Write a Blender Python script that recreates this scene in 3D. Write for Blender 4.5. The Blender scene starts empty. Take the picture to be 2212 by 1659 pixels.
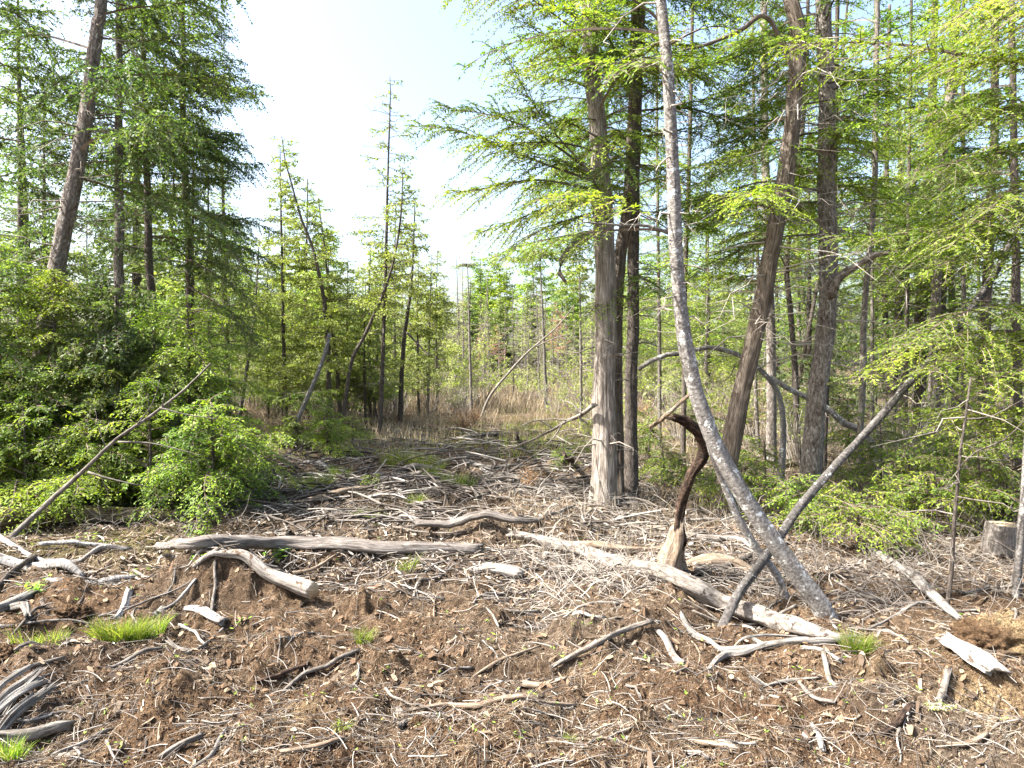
import bpy, math, random
import numpy as np
from mathutils import Vector
R = math.radians
C = bpy.context.scene.collection
# ------------------------------------------------------------------ camera, sky, sun, exposure
F = 1522.0; CX = 1106.0; CY = 829.5; CAMZ = 1.9
TILT = math.atan(39.5 / F)
cam = bpy.data.objects.new('camera', bpy.data.cameras.new('camera')); C.objects.link(cam)
cam.location = (0, 0, CAMZ); cam.rotation_euler = (R(90) - TILT, 0, 0)
cam.data.sensor_width = 36; cam.data.lens = 36 * F / 2212
cam.data.clip_start = .05; cam.data.clip_end = 3000
bpy.context.scene.camera = cam
SUN = Vector((-.82, -.15, 1.02)).normalized()
sun = bpy.data.objects.new('sun', bpy.data.lights.new('sun', 'SUN')); C.objects.link(sun)
sun.data.energy = 5.0; sun.data.angle = R(.55); sun.data.color = (1, .97, .92)
sun.rotation_euler = (-SUN).to_track_quat('-Z', 'Y').to_euler()
w = bpy.data.worlds.new('World'); bpy.context.scene.world = w; w.use_nodes = True
nt = w.node_tree; bg = nt.nodes['Background']
sky = nt.nodes.new('ShaderNodeTexSky'); sky.sky_type = 'NISHITA'; sky.sun_disc = False
sky.sun_elevation = math.asin(SUN.z); sky.sun_rotation = math.atan2(SUN.x, SUN.y)
sky.air_density = 1.1; sky.dust_density = 5; sky.ozone_density = .9
nt.links.new(sky.outputs[0], bg.inputs[0]); bg.inputs[1].default_value = .125
sc = bpy.context.scene
sc.view_settings.view_transform = 'Standard'; sc.view_settings.look = 'None'
sc.view_settings.exposure = 2.05; sc.view_settings.gamma = 1
sc.cycles.max_bounces = 6; sc.cycles.diffuse_bounces = 3; sc.cycles.glossy_bounces = 2
sc.cycles.transmission_bounces = 4; sc.cycles.caustics_reflective = False; sc.cycles.caustics_refractive = False

rng = np.random.default_rng(11); random.seed(5)
U = rng.uniform
A = lambda *a: np.array(a, float)
# ------------------------------------------------------------------ noise and terrain
def _h(ix, iy, iz, s):
    n = (ix.astype(np.int64) * 374761393 + iy.astype(np.int64) * 668265263 + iz.astype(np.int64) * 2147483647 + s * 1274126177) & 0xffffffff
    n = ((n ^ (n >> 13)) * 1274126177) & 0xffffffff
    n = ((n ^ (n >> 16)) * 2246822519) & 0xffffffff
    return ((n ^ (n >> 15)) & 0xffffff) / float(0xffffff)
def noise(x, y, z=0, s=0):
    x = np.asarray(x, float); y = np.asarray(y, float); z = np.asarray(z, float) + 0 * x
    x0, y0, z0 = np.floor(x), np.floor(y), np.floor(z)
    fx, fy, fz = x - x0, y - y0, z - z0
    fx, fy, fz = (f * f * (3 - 2 * f) for f in (fx, fy, fz))
    r = 0
    for a in (0, 1):
        for b in (0, 1):
            for c in (0, 1):
                r = r + _h(x0 + a, y0 + b, z0 + c, s) * (fx if a else 1 - fx) * (fy if b else 1 - fy) * (fz if c else 1 - fz)
    return r * 2 - 1
def fbm(x, y, z=0, o=3, s=0):
    r = 0; a = 1.
    for k in range(o):
        r = r + a * noise(np.asarray(x) * 2 ** k, np.asarray(y) * 2 ** k, np.asarray(z) * 2 ** k, s + k); a *= .5
    return r
def flat(px, py):
    D = CAMZ * F / max(py - 790, 4) ; return ((px - CX) / F * D, D)
BUMPS = []
def bump(px, py, amp, sx, sy): x, y = flat(px, py); BUMPS.append((x, y, amp, sx, sy))
bump(460, 1290, .30, .42, .20); bump(390, 1280, .12, .2, .16); bump(500, 1365, -.13, .45, .12); bump(590, 1296, .10, .26, .15); bump(150, 1310, .15, .25, .18); bump(1235, 1375, .18, .2, .14)
bump(2180, 1400, .22, .35, .25); bump(800, 1020, -.22, 2.2, .9); bump(820, 1085, .10, 1.6, .35)
bump(560, 1440, -.07, .7, .2); bump(1000, 1260, -.06, .9, .25); bump(900, 1330, .05, .8, .12)
bump(300, 1180, .06, .8, .3); bump(1500, 1480, .05, .5, .2); bump(1700, 1480, -.05, .5, .15)
bump(650, 1400, .05, .3, .1); bump(1600, 1420, -.08, .4, .2); bump(1420, 1300, .05, .3, .15)
bump(100, 1450, .06, .4, .15); bump(1100, 1440, -.05, .5, .12)
_r = np.random.default_rng(3)
for _ in range(16): bump(_r.uniform(-100, 2300), _r.uniform(1300, 1560), _r.uniform(.082, .12), _r.uniform(.10, .22), _r.uniform(.07, .14))
for _ in range(14): bump(_r.uniform(-100, 2300), _r.uniform(1280, 1560), -_r.uniform(.04, .09), _r.uniform(.15, .4), _r.uniform(.08, .16))
for _ in range(16): bump(_r.uniform(550, 1500), _r.uniform(960, 1250), _r.uniform(.05, .16), _r.uniform(.3, .9), _r.uniform(.2, .4))
def hbase(x, y):
    x = np.asarray(x, float); y = np.asarray(y, float)
    h = .13 * fbm(x * .22 + 7, y * .22, 0, 3, 3) * np.clip(y / 9, .2, 1) + .05 * fbm(x * .9, y * .9, 0, 2, 9)
    for bx, by, a, sx, sy in BUMPS:
        h = h + a * np.exp(-((x - bx) / sx) ** 2 - ((y - by) / sy) ** 2)
    h = h + .6 * np.clip((y - 40) / 60, 0, 1) ** 1.5 * 2
    return h
def hmicro(x, y):
    n = fbm(x * 3.1, y * 3.1, 0, 2, 21); r = 1 - np.abs(fbm(x * 7, y * 7, 0, 3, 31))
    m = np.clip(.55 + .6 * noise(x * .8, y * .8, 0, 41), .2, 1)
    near = np.clip(1.6 - y / 20, .4, 1)
    mm = 0
    for bx, by, a, sx, sy in BUMPS:
        if a > .08 and sx < .6: mm = mm + np.exp(-((x - bx) / (sx * 1.2)) ** 2 - ((y - by) / (sy * 1.3)) ** 2)
    rg = 1 - np.abs(fbm(x * 6 + 5, y * 6, 0, 4, 61)) * 2
    return (.06 * n + .045 * fbm(x * 1.3, y * 1.3, 0, 2, 23) + .050 * (r - .6) * m + .017 * fbm(x * 26, y * 26, 0, 2, 51)) * near + np.minimum(mm, 1) * (.04 * (rg - .4) + .022 * fbm(x * 16, y * 16, 0, 3, 67))
def H(x, y): return hbase(x, y) + hmicro(np.asarray(x, float), np.asarray(y, float))
def P(px, py, D):
    vx = (px - CX) / F; vz = -(py - CY) / F
    d = A(vx, math.cos(TILT) + vz * math.sin(TILT), -math.sin(TILT) + vz * math.cos(TILT))
    return A(0, 0, CAMZ) + d * (D / d[1])
def G(px, py):
    lo = 1.6; D = lo
    while D < 200:
        p = P(px, py, D)
        if p[2] < hbase(p[0], p[1]): break
        lo = D; D *= 1.03
    hi = D
    for _ in range(14):
        m = (lo + hi) / 2; p = P(px, py, m)
        if p[2] < hbase(p[0], p[1]): hi = m
        else: lo = m
    return P(px, py, (lo + hi) / 2)
def proj(p):
    d = np.asarray(p, float) - A(0, 0, CAMZ); c, s = math.cos(TILT), math.sin(TILT)
    z = d[..., 1] * c - d[..., 2] * s; u = d[..., 1] * s + d[..., 2] * c
    return CX + F * d[..., 0] / z, CY - F * u / z
# ------------------------------------------------------------------ materials
def mat(name):
    m = bpy.data.materials.new(name); m.use_nodes = True; n = m.node_tree; n.nodes.clear()
    o = n.nodes.new('ShaderNodeOutputMaterial'); return m, n, o
def N(n, t, **k):
    x = n.nodes.new(t)
    for a, v in k.items():
        if a[0] == '_': setattr(x, a[1:], v)
        else: x.inputs[a.replace('0', ' ')].default_value = v
    return x
def ramp(n, fac, stops):
    r = n.nodes.new('ShaderNodeValToRGB'); e = r.color_ramp.elements
    while len(e) < len(stops): e.new(.5)
    for i, (p, c) in enumerate(stops): e[i].position = p; e[i].color = (*c, 1)
    n.links.new(fac, r.inputs[0]); return r.outputs[0]
def mixc(n, f, a, b, mode='MIX'):
    x = n.nodes.new('ShaderNodeMix'); x.data_type = 'RGBA'; x.blend_type = mode
    for k, v in ((0, f), (6, a), (7, b)):
        if hasattr(v, 'is_linked'): n.links.new(v, x.inputs[k])
        else: x.inputs[k].default_value = v if k == 0 else (*v, 1)
    return x.outputs[2]
def attr(n, name):
    a = n.nodes.new('ShaderNodeAttribute'); a.attribute_name = name; return a
def tex(n, vec, scale, detail=4, rough=.6, sc3=None, dist=0):
    if sc3:
        mp = n.nodes.new('ShaderNodeMapping'); mp.inputs['Scale'].default_value = sc3; n.links.new(vec, mp.inputs[0]); vec = mp.outputs[0]
    t = n.nodes.new('ShaderNodeTexNoise'); t.inputs['Scale'].default_value = scale; t.inputs['Detail'].default_value = detail
    t.inputs['Roughness'].default_value = rough; t.inputs['Distortion'].default_value = dist
    n.links.new(vec, t.inputs['Vector']); return t.outputs[0]
def pos(n): return n.nodes.new('ShaderNodeTexCoord').outputs['Object']
def mth(n, op, a, b=0):
    x = n.nodes.new('ShaderNodeMath'); x.operation = op
    for k, v in ((0, a), (1, b)):
        if hasattr(v, 'is_linked'): n.links.new(v, x.inputs[k])
        else: x.inputs[k].default_value = v
    return x.outputs[0]
def bsdf(n, o, col, rough=.9, spec=.2, bumpv=None, bs=.5, bd=.02):
    b = N(n, 'ShaderNodeBsdfPrincipled'); b.inputs['Roughness'].default_value = rough
    b.inputs['Specular IOR Level'].default_value = spec
    if hasattr(col, 'is_linked'): n.links.new(col, b.inputs['Base Color'])
    else: b.inputs['Base Color'].default_value = (*col, 1)
    if bumpv is not None:
        u = n.nodes.new('ShaderNodeBump'); u.inputs['Strength'].default_value = bs; u.inputs['Distance'].default_value = bd
        n.links.new(bumpv, u.inputs['Height']); n.links.new(u.outputs[0], b.inputs['Normal'])
    n.links.new(b.outputs[0], o.inputs[0]); return b
def leafmat(name, stops, tr=.45, trcol=(1.1, 1.2, .5), clumpw=.66):
    m, n, o = mat(name)
    a = attr(n, 'rnd'); c = attr(n, 'clump')
    f = mth(n, 'ADD', mth(n, 'MULTIPLY', a.outputs['Fac'], 1 - clumpw), mth(n, 'MULTIPLY', c.outputs['Fac'], clumpw))
    col = ramp(n, f, stops)
    hs = N(n, 'ShaderNodeHueSaturation'); oi = n.nodes.new('ShaderNodeObjectInfo')
    v = mth(n, 'ADD', .84, mth(n, 'MULTIPLY', oi.outputs['Random'], .32)); n.links.new(v, hs.inputs['Value'])
    n.links.new(mth(n, 'ADD', .488, mth(n, 'MULTIPLY', oi.outputs['Random'], .02)), hs.inputs['Hue'])
    n.links.new(col, hs.inputs['Color']); col = hs.outputs[0]
    b = bsdf(n, o, col, .55, .35)
    t = n.nodes.new('ShaderNodeBsdfTranslucent'); n.links.new(mixc(n, 1., col, trcol, 'MULTIPLY'), t.inputs[0])
    x = n.nodes.new('ShaderNodeMixShader'); x.inputs[0].default_value = tr
    n.links.new(b.outputs[0], x.inputs[1]); n.links.new(t.outputs[0], x.inputs[2]); n.links.new(x.outputs[0], o.inputs[0])
    return m
LM = {
 'hemlock': leafmat('hemlock_needles', [(0, (.042, .088, .016)), (.4, (.13, .215, .028)), (.7, (.27, .36, .038)), (1, (.44, .48, .055))]),
 'cedar': leafmat('cedar_scales', [(0, (.035, .068, .024)), (.45, (.085, .14, .042)), (.8, (.17, .225, .060)), (1, (.32, .32, .09))]),
 'thicket': leafmat('thicket_leaves', [(0, (.13, .18, .05)), (.5, (.26, .31, .09)), (.85, (.37, .42, .13)), (1, (.46, .46, .18))]),
 'spruce': leafmat('spruce_needles', [(0, (.08, .115, .035)), (.5, (.15, .20, .06)), (.9, (.24, .28, .085)), (1, (.30, .27, .10))], .3),
 'willow': leafmat('willow_leaves', [(0, (.17, .20, .06)), (.5, (.28, .32, .10)), (1, (.42, .42, .18))], .5),
 'redbud': leafmat('maple_buds', [(0, (.30, .13, .08)), (.6, (.42, .20, .13)), (1, (.46, .33, .17))], .4, (1.1, .9, .8)),
 'grass': leafmat('grass_blades', [(0, (.09, .15, .025)), (.5, (.18, .27, .035)), (.82, (.32, .38, .07)), (.86, (.38, .32, .17)), (1, (.46, .39, .24))], .5),
 'herb': leafmat('herb_leaves', [(0, (.13, .25, .03)), (.5, (.22, .38, .05)), (1, (.38, .45, .07))], .4),
 'brown': leafmat('withered_leaves', [(0, (.16, .09, .045)), (.5, (.34, .20, .10)), (1, (.48, .34, .18))], .3, (1.1, .9, .6)),
}
def bark(name, dark, mid, light, sc3=(1, 1, .16), scale=55, bs=.9, bd=.012, lich=None, lf=.62, rough=.95):
    m, n, o = mat(name); v = attr(n, 'bk').outputs['Vector']
    t = tex(n, v, scale, 6, .65, sc3, .4); t2 = tex(n, v, scale * .22, 4, .6, (1, 1, .5)); t3 = tex(n, v, scale * 3, 3, .6, (1, 1, .5))
    f = mth(n, 'ADD', mth(n, 'MULTIPLY', t, .75), mth(n, 'MULTIPLY', t2, .25))
    c = ramp(n, f, [(.36, dark), (.5, mid), (.64, light)])
    c = mixc(n, mth(n, 'MULTIPLY', t3, .5), c, tuple(x * .55 for x in mid))
    if lich:
        l = ramp(n, tex(n, v, 14, 5, .7), [(lf, (0, 0, 0)), (lf + .05, (1, 1, 1))]); c = mixc(n, l, c, lich)
    hs = N(n, 'ShaderNodeHueSaturation'); oi = n.nodes.new('ShaderNodeObjectInfo')
    n.links.new(mth(n, 'ADD', .8, mth(n, 'MULTIPLY', oi.outputs['Random'], .4)), hs.inputs['Value']); n.links.new(c, hs.inputs['Color'])
    bsdf(n, o, hs.outputs[0], rough, .15, mth(n, 'ADD', t, mth(n, 'MULTIPLY', t3, .25)), bs, bd); return m
BK = {
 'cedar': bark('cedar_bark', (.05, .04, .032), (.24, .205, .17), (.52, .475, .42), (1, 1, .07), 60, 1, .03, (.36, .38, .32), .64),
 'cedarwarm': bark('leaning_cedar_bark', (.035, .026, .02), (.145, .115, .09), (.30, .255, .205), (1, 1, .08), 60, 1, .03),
 'hemlock': bark('hemlock_bark', (.04, .032, .026), (.19, .16, .135), (.46, .42, .38), (1, 1, .38), 42, 1, .03, (.42, .44, .38), .62),
 'darkbirch': bark('dark_birch_bark', (.03, .027, .024), (.095, .086, .078), (.22, .205, .19), (1, 1, 1.2), 34, .8, .01, (.46, .46, .44), .60),
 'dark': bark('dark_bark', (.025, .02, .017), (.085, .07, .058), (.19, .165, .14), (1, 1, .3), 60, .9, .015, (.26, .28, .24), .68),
 'birch': bark('blotched_birch_bark', (.045, .038, .033), (.17, .155, .14), (.36, .345, .32), (1, 1, 1.3), 42, .9, .010, (.46, .47, .45), .58, .85),
 'whitebirch': bark('white_birch_bark', (.04, .034, .03), (.26, .245, .225), (.50, .485, .46), (.5, .5, 2.2), 30, .9, .006, (.06, .05, .042), .57, .85),
 'flecked': bark('flecked_bleached_wood', (.14, .115, .09), (.40, .365, .32), (.56, .53, .48), (1, 1, .12), 70, 1, .015, (.07, .055, .045), .54),
 'pole': bark('dead_pole_bark', (.045, .037, .03), (.16, .14, .118), (.31, .285, .25), (1, 1, .3), 50, 1, .01, (.38, .38, .35), .64),
 'silver': bark('weathered_wood', (.035, .03, .026), (.19, .175, .155), (.38, .36, .33), (1, 1, .06), 80, 1, .015, (.10, .075, .055), .60),
 'tan': bark('stripped_wood', (.06, .042, .028), (.23, .175, .125), (.40, .335, .26), (1, 1, .08), 70, 1, .015, (.10, .065, .045), .58),
 'white': bark('bleached_wood', (.06, .05, .04), (.26, .23, .20), (.43, .40, .36), (1, 1, .09), 60, 1, .015, (.10, .07, .05), .57),
 'rust': bark('rotten_wood', (.012, .009, .007), (.055, .036, .026), (.17, .11, .075), (1, 1, .5), 40, 1, .03, (.30, .20, .13), .62),
 'log': bark('grey_log_bark', (0.056, 0.046, 0.038), (0.184, 0.160, 0.140), (0.352, 0.320, 0.288), (1, 1, .08), 80, 1, .015, (.36, .28, .2), .66),
 'peel': bark('peeling_log_bark', (.035, .03, .026), (.20, .175, .15), (.42, .39, .35), (1, 1, .3), 34, 1, .012, (.05, .04, .033), .56),
 'mossy': bark('mossy_bark', (.03, .022, .015), (.12, .09, .06), (.26, .22, .16), (1, 1, .2), 50, 1, .02, (.24, .23, .045), .54),
 'cut': bark('cut_wood_end', (0.240, 0.160, 0.088), (0.416, 0.320, 0.208), (0.544, 0.448, 0.320), (1, 1, 1), 50, .4, .003),
}
def plain(name, c1, c2, scale=30, rough=.9):
    m, n, o = mat(name); a = attr(n, 'rnd')
    f = mth(n, 'ADD', mth(n, 'MULTIPLY', a.outputs['Fac'], .6), mth(n, 'MULTIPLY', tex(n, pos(n), scale, 3), .4))
    bsdf(n, o, ramp(n, f, [(.15, c1), (.85, c2)]), rough, .1); return m
TW = {'brown': plain('twig_bark', (.07, .05, .036), (.20, .16, .125)), 'grey': plain('grey_twig_bark', (.11, .09, .075), (.28, .25, .215)),
      'pale': plain('pale_twig_bark', (.20, .17, .14), (.42, .38, .33)), 'dark': plain('dark_twig_bark', (.03, .024, .018), (.10, .08, .062))}
def litter(name, stops, rough=.9, tr=0):
    m, n, o = mat(name); a = attr(n, 'rnd').outputs['Fac']
    c = ramp(n, a, stops); c = mixc(n, mth(n, 'MULTIPLY', tex(n, pos(n), 90, 4), .55), c, tuple(x * .5 for x in stops[len(stops) // 2][1]))
    b = bsdf(n, o, c, rough, .15)
    if tr:
        t = n.nodes.new('ShaderNodeBsdfTranslucent'); n.links.new(c, t.inputs[0]); x = n.nodes.new('ShaderNodeMixShader'); x.inputs[0].default_value = tr
        n.links.new(b.outputs[0], x.inputs[1]); n.links.new(t.outputs[0], x.inputs[2]); n.links.new(x.outputs[0], o.inputs[0])
    return m
LT = {
 'straw': litter('dry_straw', [(0, (.05, .033, .02)), (.35, (.16, .11, .068)), (.6, (.30, .225, .145)), (.85, (.44, .37, .27)), (1, (.58, .53, .44))], .8, .2),
 'chips': litter('bark_and_wood_chips', [(0, (.03, .02, .014)), (.35, (.085, .058, .038)), (.65, (.18, .135, .095)), (.88, (.32, .265, .205)), (1, (.50, .46, .40))]),
 'peat': litter('peat_crumbs', [(0, (.022, .014, .009)), (.4, (.070, .045, .028)), (.75, (.15, .10, .062)), (1, (.29, .21, .135))], 1),
 'dead': litter('dead_leaves', [(0, (.06, .035, .02)), (.4, (.16, .10, .06)), (.75, (.30, .21, .135)), (1, (.44, .34, .24))], .8, .25),
 'twig': litter('fallen_twigs', [(0, (.025, .02, .016)), (.4, (.085, .07, .057)), (.75, (.20, .175, .15)), (1, (.40, .37, .33))]),
 'sedge': litter('dead_sedge', [(0, (0.208, 0.152, 0.088)), (.5, (0.368, 0.288, 0.184)), (1, (0.528, 0.448, 0.336))], .8, .3),
}
# ground: peat, rusty peat, pale straw duff, moss, sand; where each lies is a property of the soil
m, n, o = mat('forest_soil'); z = attr(n, 'zone'); sp = n.nodes.new('ShaderNodeSeparateColor'); n.links.new(z.outputs['Color'], sp.inputs[0]); pp = pos(n)
t1 = tex(n, pp, 3, 8, .7); t2 = tex(n, pp, 22, 6, .7); t3 = tex(n, pp, 95, 4, .7)
peat = ramp(n, t2, [(.3, (.045, .027, .015)), (.5, (.128, .080, .045)), (.68, (.27, .18, .105))])
rust = ramp(n, t2, [(.3, (.030, .016, .009)), (.5, (.092, .052, .029)), (.68, (.18, .112, .064))])
duff = ramp(n, t2, [(.3, (.05, .038, .028)), (.5, (.125, .098, .072)), (.68, (.25, .205, .155))])
moss = ramp(n, t2, [(.3, (.05, .045, .015)), (.5, (.12, .115, .035)), (.68, (.22, .20, .06))])
sand = ramp(n, t2, [(.3, (.16, .105, .055)), (.55, (.36, .265, .145)), (.7, (.50, .39, .23))])
c = mixc(n, sp.outputs[0], peat, rust); c = mixc(n, sp.outputs[1], c, duff)
c = mixc(n, sp.outputs[2], c, moss); c = mixc(n, attr(n, 'sandy').outputs['Fac'], c, sand)
c = mixc(n, mth(n, 'MULTIPLY', ramp(n, t1, [(.4, (0, 0, 0)), (.65, (1, 1, 1))]), .45), c, (.05, .033, .02))
c = mixc(n, ramp(n, t3, [(.42, (0, 0, 0)), (.6, (.75, .75, .75))]), c, (.035, .024, .016))
bsdf(n, o, c, 1, .05, mth(n, 'ADD', t2, mth(n, 'MULTIPLY', t3, .6)), 1, .03); SOIL = m
# ------------------------------------------------------------------ mesh helpers
def tag(o, label=None, cat=None, group=None, kind=None):
    for k, v in (('label', label), ('category', cat), ('group', group), ('kind', kind)):
        if v: o[k] = v
    return o
def mesh(name, V, Q=None, T=None, mats=(), mi=None, smooth=False, fattr=None, vattr=None, parent=None, org=None):
    V = np.asarray(V, np.float32)
    if org is not None: V = V - np.asarray(org, np.float32)
    nq = 0 if Q is None else len(Q); ntr = 0 if T is None else len(T)
    me = bpy.data.meshes.new(name); me.vertices.add(len(V)); me.vertices.foreach_set('co', V.ravel())
    idx = np.concatenate([np.asarray(a, np.int32).ravel() for a in (Q, T) if a is not None and len(a)])
    ls = np.concatenate([np.arange(nq) * 4, nq * 4 + np.arange(ntr) * 3]).astype(np.int32)
    me.loops.add(len(idx)); me.loops.foreach_set('vertex_index', idx); me.polygons.add(nq + ntr); me.polygons.foreach_set('loop_start', ls)
    for x in mats: me.materials.append(x)
    if mi is not None: me.polygons.foreach_set('material_index', np.asarray(mi, np.int32))
    me.polygons.foreach_set('use_smooth', np.full(nq + ntr, smooth))
    for k, v in (fattr or {}).items():
        a = me.attributes.new(k, 'FLOAT', 'FACE'); a.data.foreach_set('value', np.asarray(v, np.float32))
    for k, v in (vattr or {}).items():
        v = np.asarray(v, np.float32)
        if v.ndim == 1: a = me.attributes.new(k, 'FLOAT', 'POINT'); a.data.foreach_set('value', v)
        elif v.shape[1] == 3: a = me.attributes.new(k, 'FLOAT_VECTOR', 'POINT'); a.data.foreach_set('vector', v.ravel())
        else: a = me.attributes.new(k, 'FLOAT_COLOR', 'POINT'); a.data.foreach_set('color', v.ravel())
    me.update(calc_edges=True); 
    o = bpy.data.objects.new(name, me); C.objects.link(o)
    if parent is not None: o.parent = parent
    elif org is not None: o.location = Vector([float(x) for x in org])
    return o
def nrm(v): return v / (np.linalg.norm(v, axis=-1, keepdims=True) + 1e-9)
def spline(pts, rad, step):
    p = np.asarray(pts, float); r = np.asarray(rad, float); n = len(p)
    if n == 2: L = np.linalg.norm(p[1] - p[0]); k = max(2, int(L / step) + 1); t = np.linspace(0, 1, k)[:, None]; return p[0] + (p[1] - p[0]) * t, r[0] + (r[1] - r[0]) * t[:, 0]
    e = np.vstack([2 * p[0] - p[1], p, 2 * p[-1] - p[-2]]); out = []; ro = []
    for i in range(n - 1):
        a, b, c, d = e[i:i + 4]; k = max(1, int(np.linalg.norm(c - b) / step)); t = (np.arange(k) / k)[:, None]
        out.append(.5 * (2 * b + (c - a) * t + (2 * a - 5 * b + 4 * c - d) * t ** 2 + (3 * b - a - 3 * c + d) * t ** 3)); ro.append(r[i] + (r[i + 1] - r[i]) * t[:, 0])
    return np.vstack(out + [p[-1:]]), np.concatenate(ro + [r[-1:]])
def tubeV(pts, rad, sides=10, step=.12, rough=.12, ragged=0, flare=0, seed=0, fiss=.06, kinkn=0):
    p, r = spline(pts, rad, step)
    if kinkn:
        q_ = np.arange(len(p)) * step; o_ = U(0, 99); w_ = np.stack([noise(q_ / (r.mean() * 9) + o_, q_ * 0, k, 8) + .4 * noise(q_ / (r.mean() * 3) + o_, q_ * 0, k, 8) for k in (1, 2, 3)], 1); p = p + w_ * kinkn * r[:, None]
    n = len(p); t = nrm(np.gradient(p, axis=0))
    ref = A(0, 0, 1) if abs(t[0][2]) < .8 else A(0, 1, 0)
    s = nrm(np.cross(t, ref)); b = np.cross(t, s); th = np.arange(sides) / sides * 2 * math.pi
    arc = np.concatenate([[0], np.cumsum(np.linalg.norm(np.diff(p, axis=0), axis=1))])
    sx = U(0, 99)
    cs, sn = np.cos(th)[None], np.sin(th)[None]; ro = r.mean()
    k = 1 + rough * fbm(cs * 1.3 + sx, sn * 1.3 + arc[:, None] * 2.2, arc[:, None] * .7, 3, seed) + rough * .5 * noise(cs * 4 + sx, sn * 4, arc[:, None] * 1.1, 7)
    if sides >= 24: k = k + fiss * noise(cs * r[0] * 75 + sx, sn * r[0] * 75, arc[:, None] * 1.6, 77) + fiss * .6 * noise(cs * r[0] * 160 + sx, sn * r[0] * 160, arc[:, None] * 5, 78)
    if flare: k = k + flare * np.exp(-arc[:, None] / (r[0] * 3.2)) * (1 + .5 * np.sin(th[None] * 3 + sx) + .3 * np.sin(th[None] * 5 + sx))
    rr = r[:, None] * k
    V = p[:, None] + s[:, None] * (rr * cs)[..., None] + b[:, None] * (rr * sn)[..., None]
    if ragged:
        for e, sg in ((0, -1), (n - 1, 1)):
            V[e] += t[e] * sg * (ragged * ro * (np.maximum(0, noise(th * 2.1 + sx, th * 0, 0, 5)) * 2 + U(0, .6, sides)))[:, None]
    bk = np.stack(np.broadcast_arrays(r[:, None] * cs + sx, r[:, None] * sn, arc[:, None]), -1)
    V = V.reshape(-1, 3); bk = bk.reshape(-1, 3)
    i, j = np.meshgrid(np.arange(n - 1), np.arange(sides), indexing='ij'); j2 = (j + 1) % sides
    Q = np.stack([i * sides + j, i * sides + j2, (i + 1) * sides + j2, (i + 1) * sides + j], -1).reshape(-1, 4)
    nv = len(V); V = np.vstack([V, p[0] - t[0] * ro * .05, p[-1] + t[-1] * ro * .05]); bk = np.vstack([bk, bk[0], bk[-1]])
    jj = np.arange(sides); j2 = (jj + 1) % sides
    T = np.vstack([np.stack([j2, jj, np.full(sides, nv)], -1), np.stack([(n - 1) * sides + jj, (n - 1) * sides + j2, np.full(sides, nv + 1)], -1)])
    return V, Q, T, bk
def join(parts):
    V = []; Q = []; T = []; B = []; o = 0
    for v, q, t, b in parts: V.append(v); Q.append(q + o); T.append(t + o); B.append(b); o += len(v)
    return np.vstack(V), np.vstack(Q), np.vstack(T), np.vstack(B)
def wood(name, parts, mt, parent=None, org=None, cut=None):
    V, Q, T, B = join(parts); mats = [mt]; mi = None
    if cut: mats.append(cut); mi = np.concatenate([np.zeros(len(Q)), np.ones(len(T))])
    return mesh(name, V, Q, T, mats, mi, True if not cut else True, vattr={'bk': B}, parent=parent, org=org)
def tubes(Pt, Rd, S=3):
    """batch of tubes: Pt (B,K,3), Rd (B,K)"""
    B, K, _ = Pt.shape; t = nrm(np.gradient(Pt, axis=1)); ref = np.broadcast_to(A(.13, .21, 1), t.shape)
    s = nrm(np.cross(t, ref)); b = np.cross(t, s); th = np.arange(S) / S * 2 * math.pi
    V = Pt[:, :, None] + s[:, :, None] * (Rd[..., None] * np.cos(th))[..., None] + b[:, :, None] * (Rd[..., None] * np.sin(th))[..., None]
    bi, k, j = np.meshgrid(np.arange(B), np.arange(K - 1), np.arange(S), indexing='ij'); j2 = (j + 1) % S; o = bi * K * S
    Q = np.stack([o + k * S + j, o + k * S + j2, o + (k + 1) * S + j2, o + (k + 1) * S + j], -1).reshape(-1, 4)
    return V.reshape(-1, 3), Q, np.repeat(np.arange(B), (K - 1) * S)
def strips(Pt, Wd, Nn=None):
    """flat bent strips: Pt (B,K,3), Wd (B,K)"""
    B, K, _ = Pt.shape; t = nrm(np.gradient(Pt, axis=1)); ref = Nn[:, None] if Nn is not None else np.broadcast_to(A(0, 0, 1), t.shape)
    s = nrm(np.cross(t, ref)); V = np.stack([Pt - s * Wd[..., None] / 2, Pt + s * Wd[..., None] / 2], 2)
    bi, k = np.meshgrid(np.arange(B), np.arange(K - 1), indexing='ij'); o = bi * K * 2 + k * 2
    Q = np.stack([o, o + 1, o + 3, o + 2], -1).reshape(-1, 4)
    return V.reshape(-1, 3), Q, np.repeat(np.arange(B), K - 1)
def leavesV(p, d, nn, L, W):
    s = nrm(np.cross(d, nn)); L = L[:, None]; W = W[:, None]
    V = np.stack([p, p + d * L * .45 - s * W / 2, p + d * L, p + d * L * .45 + s * W / 2], 1)
    return V.reshape(-1, 3), np.arange(len(p) * 4).reshape(-1, 4)
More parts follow.
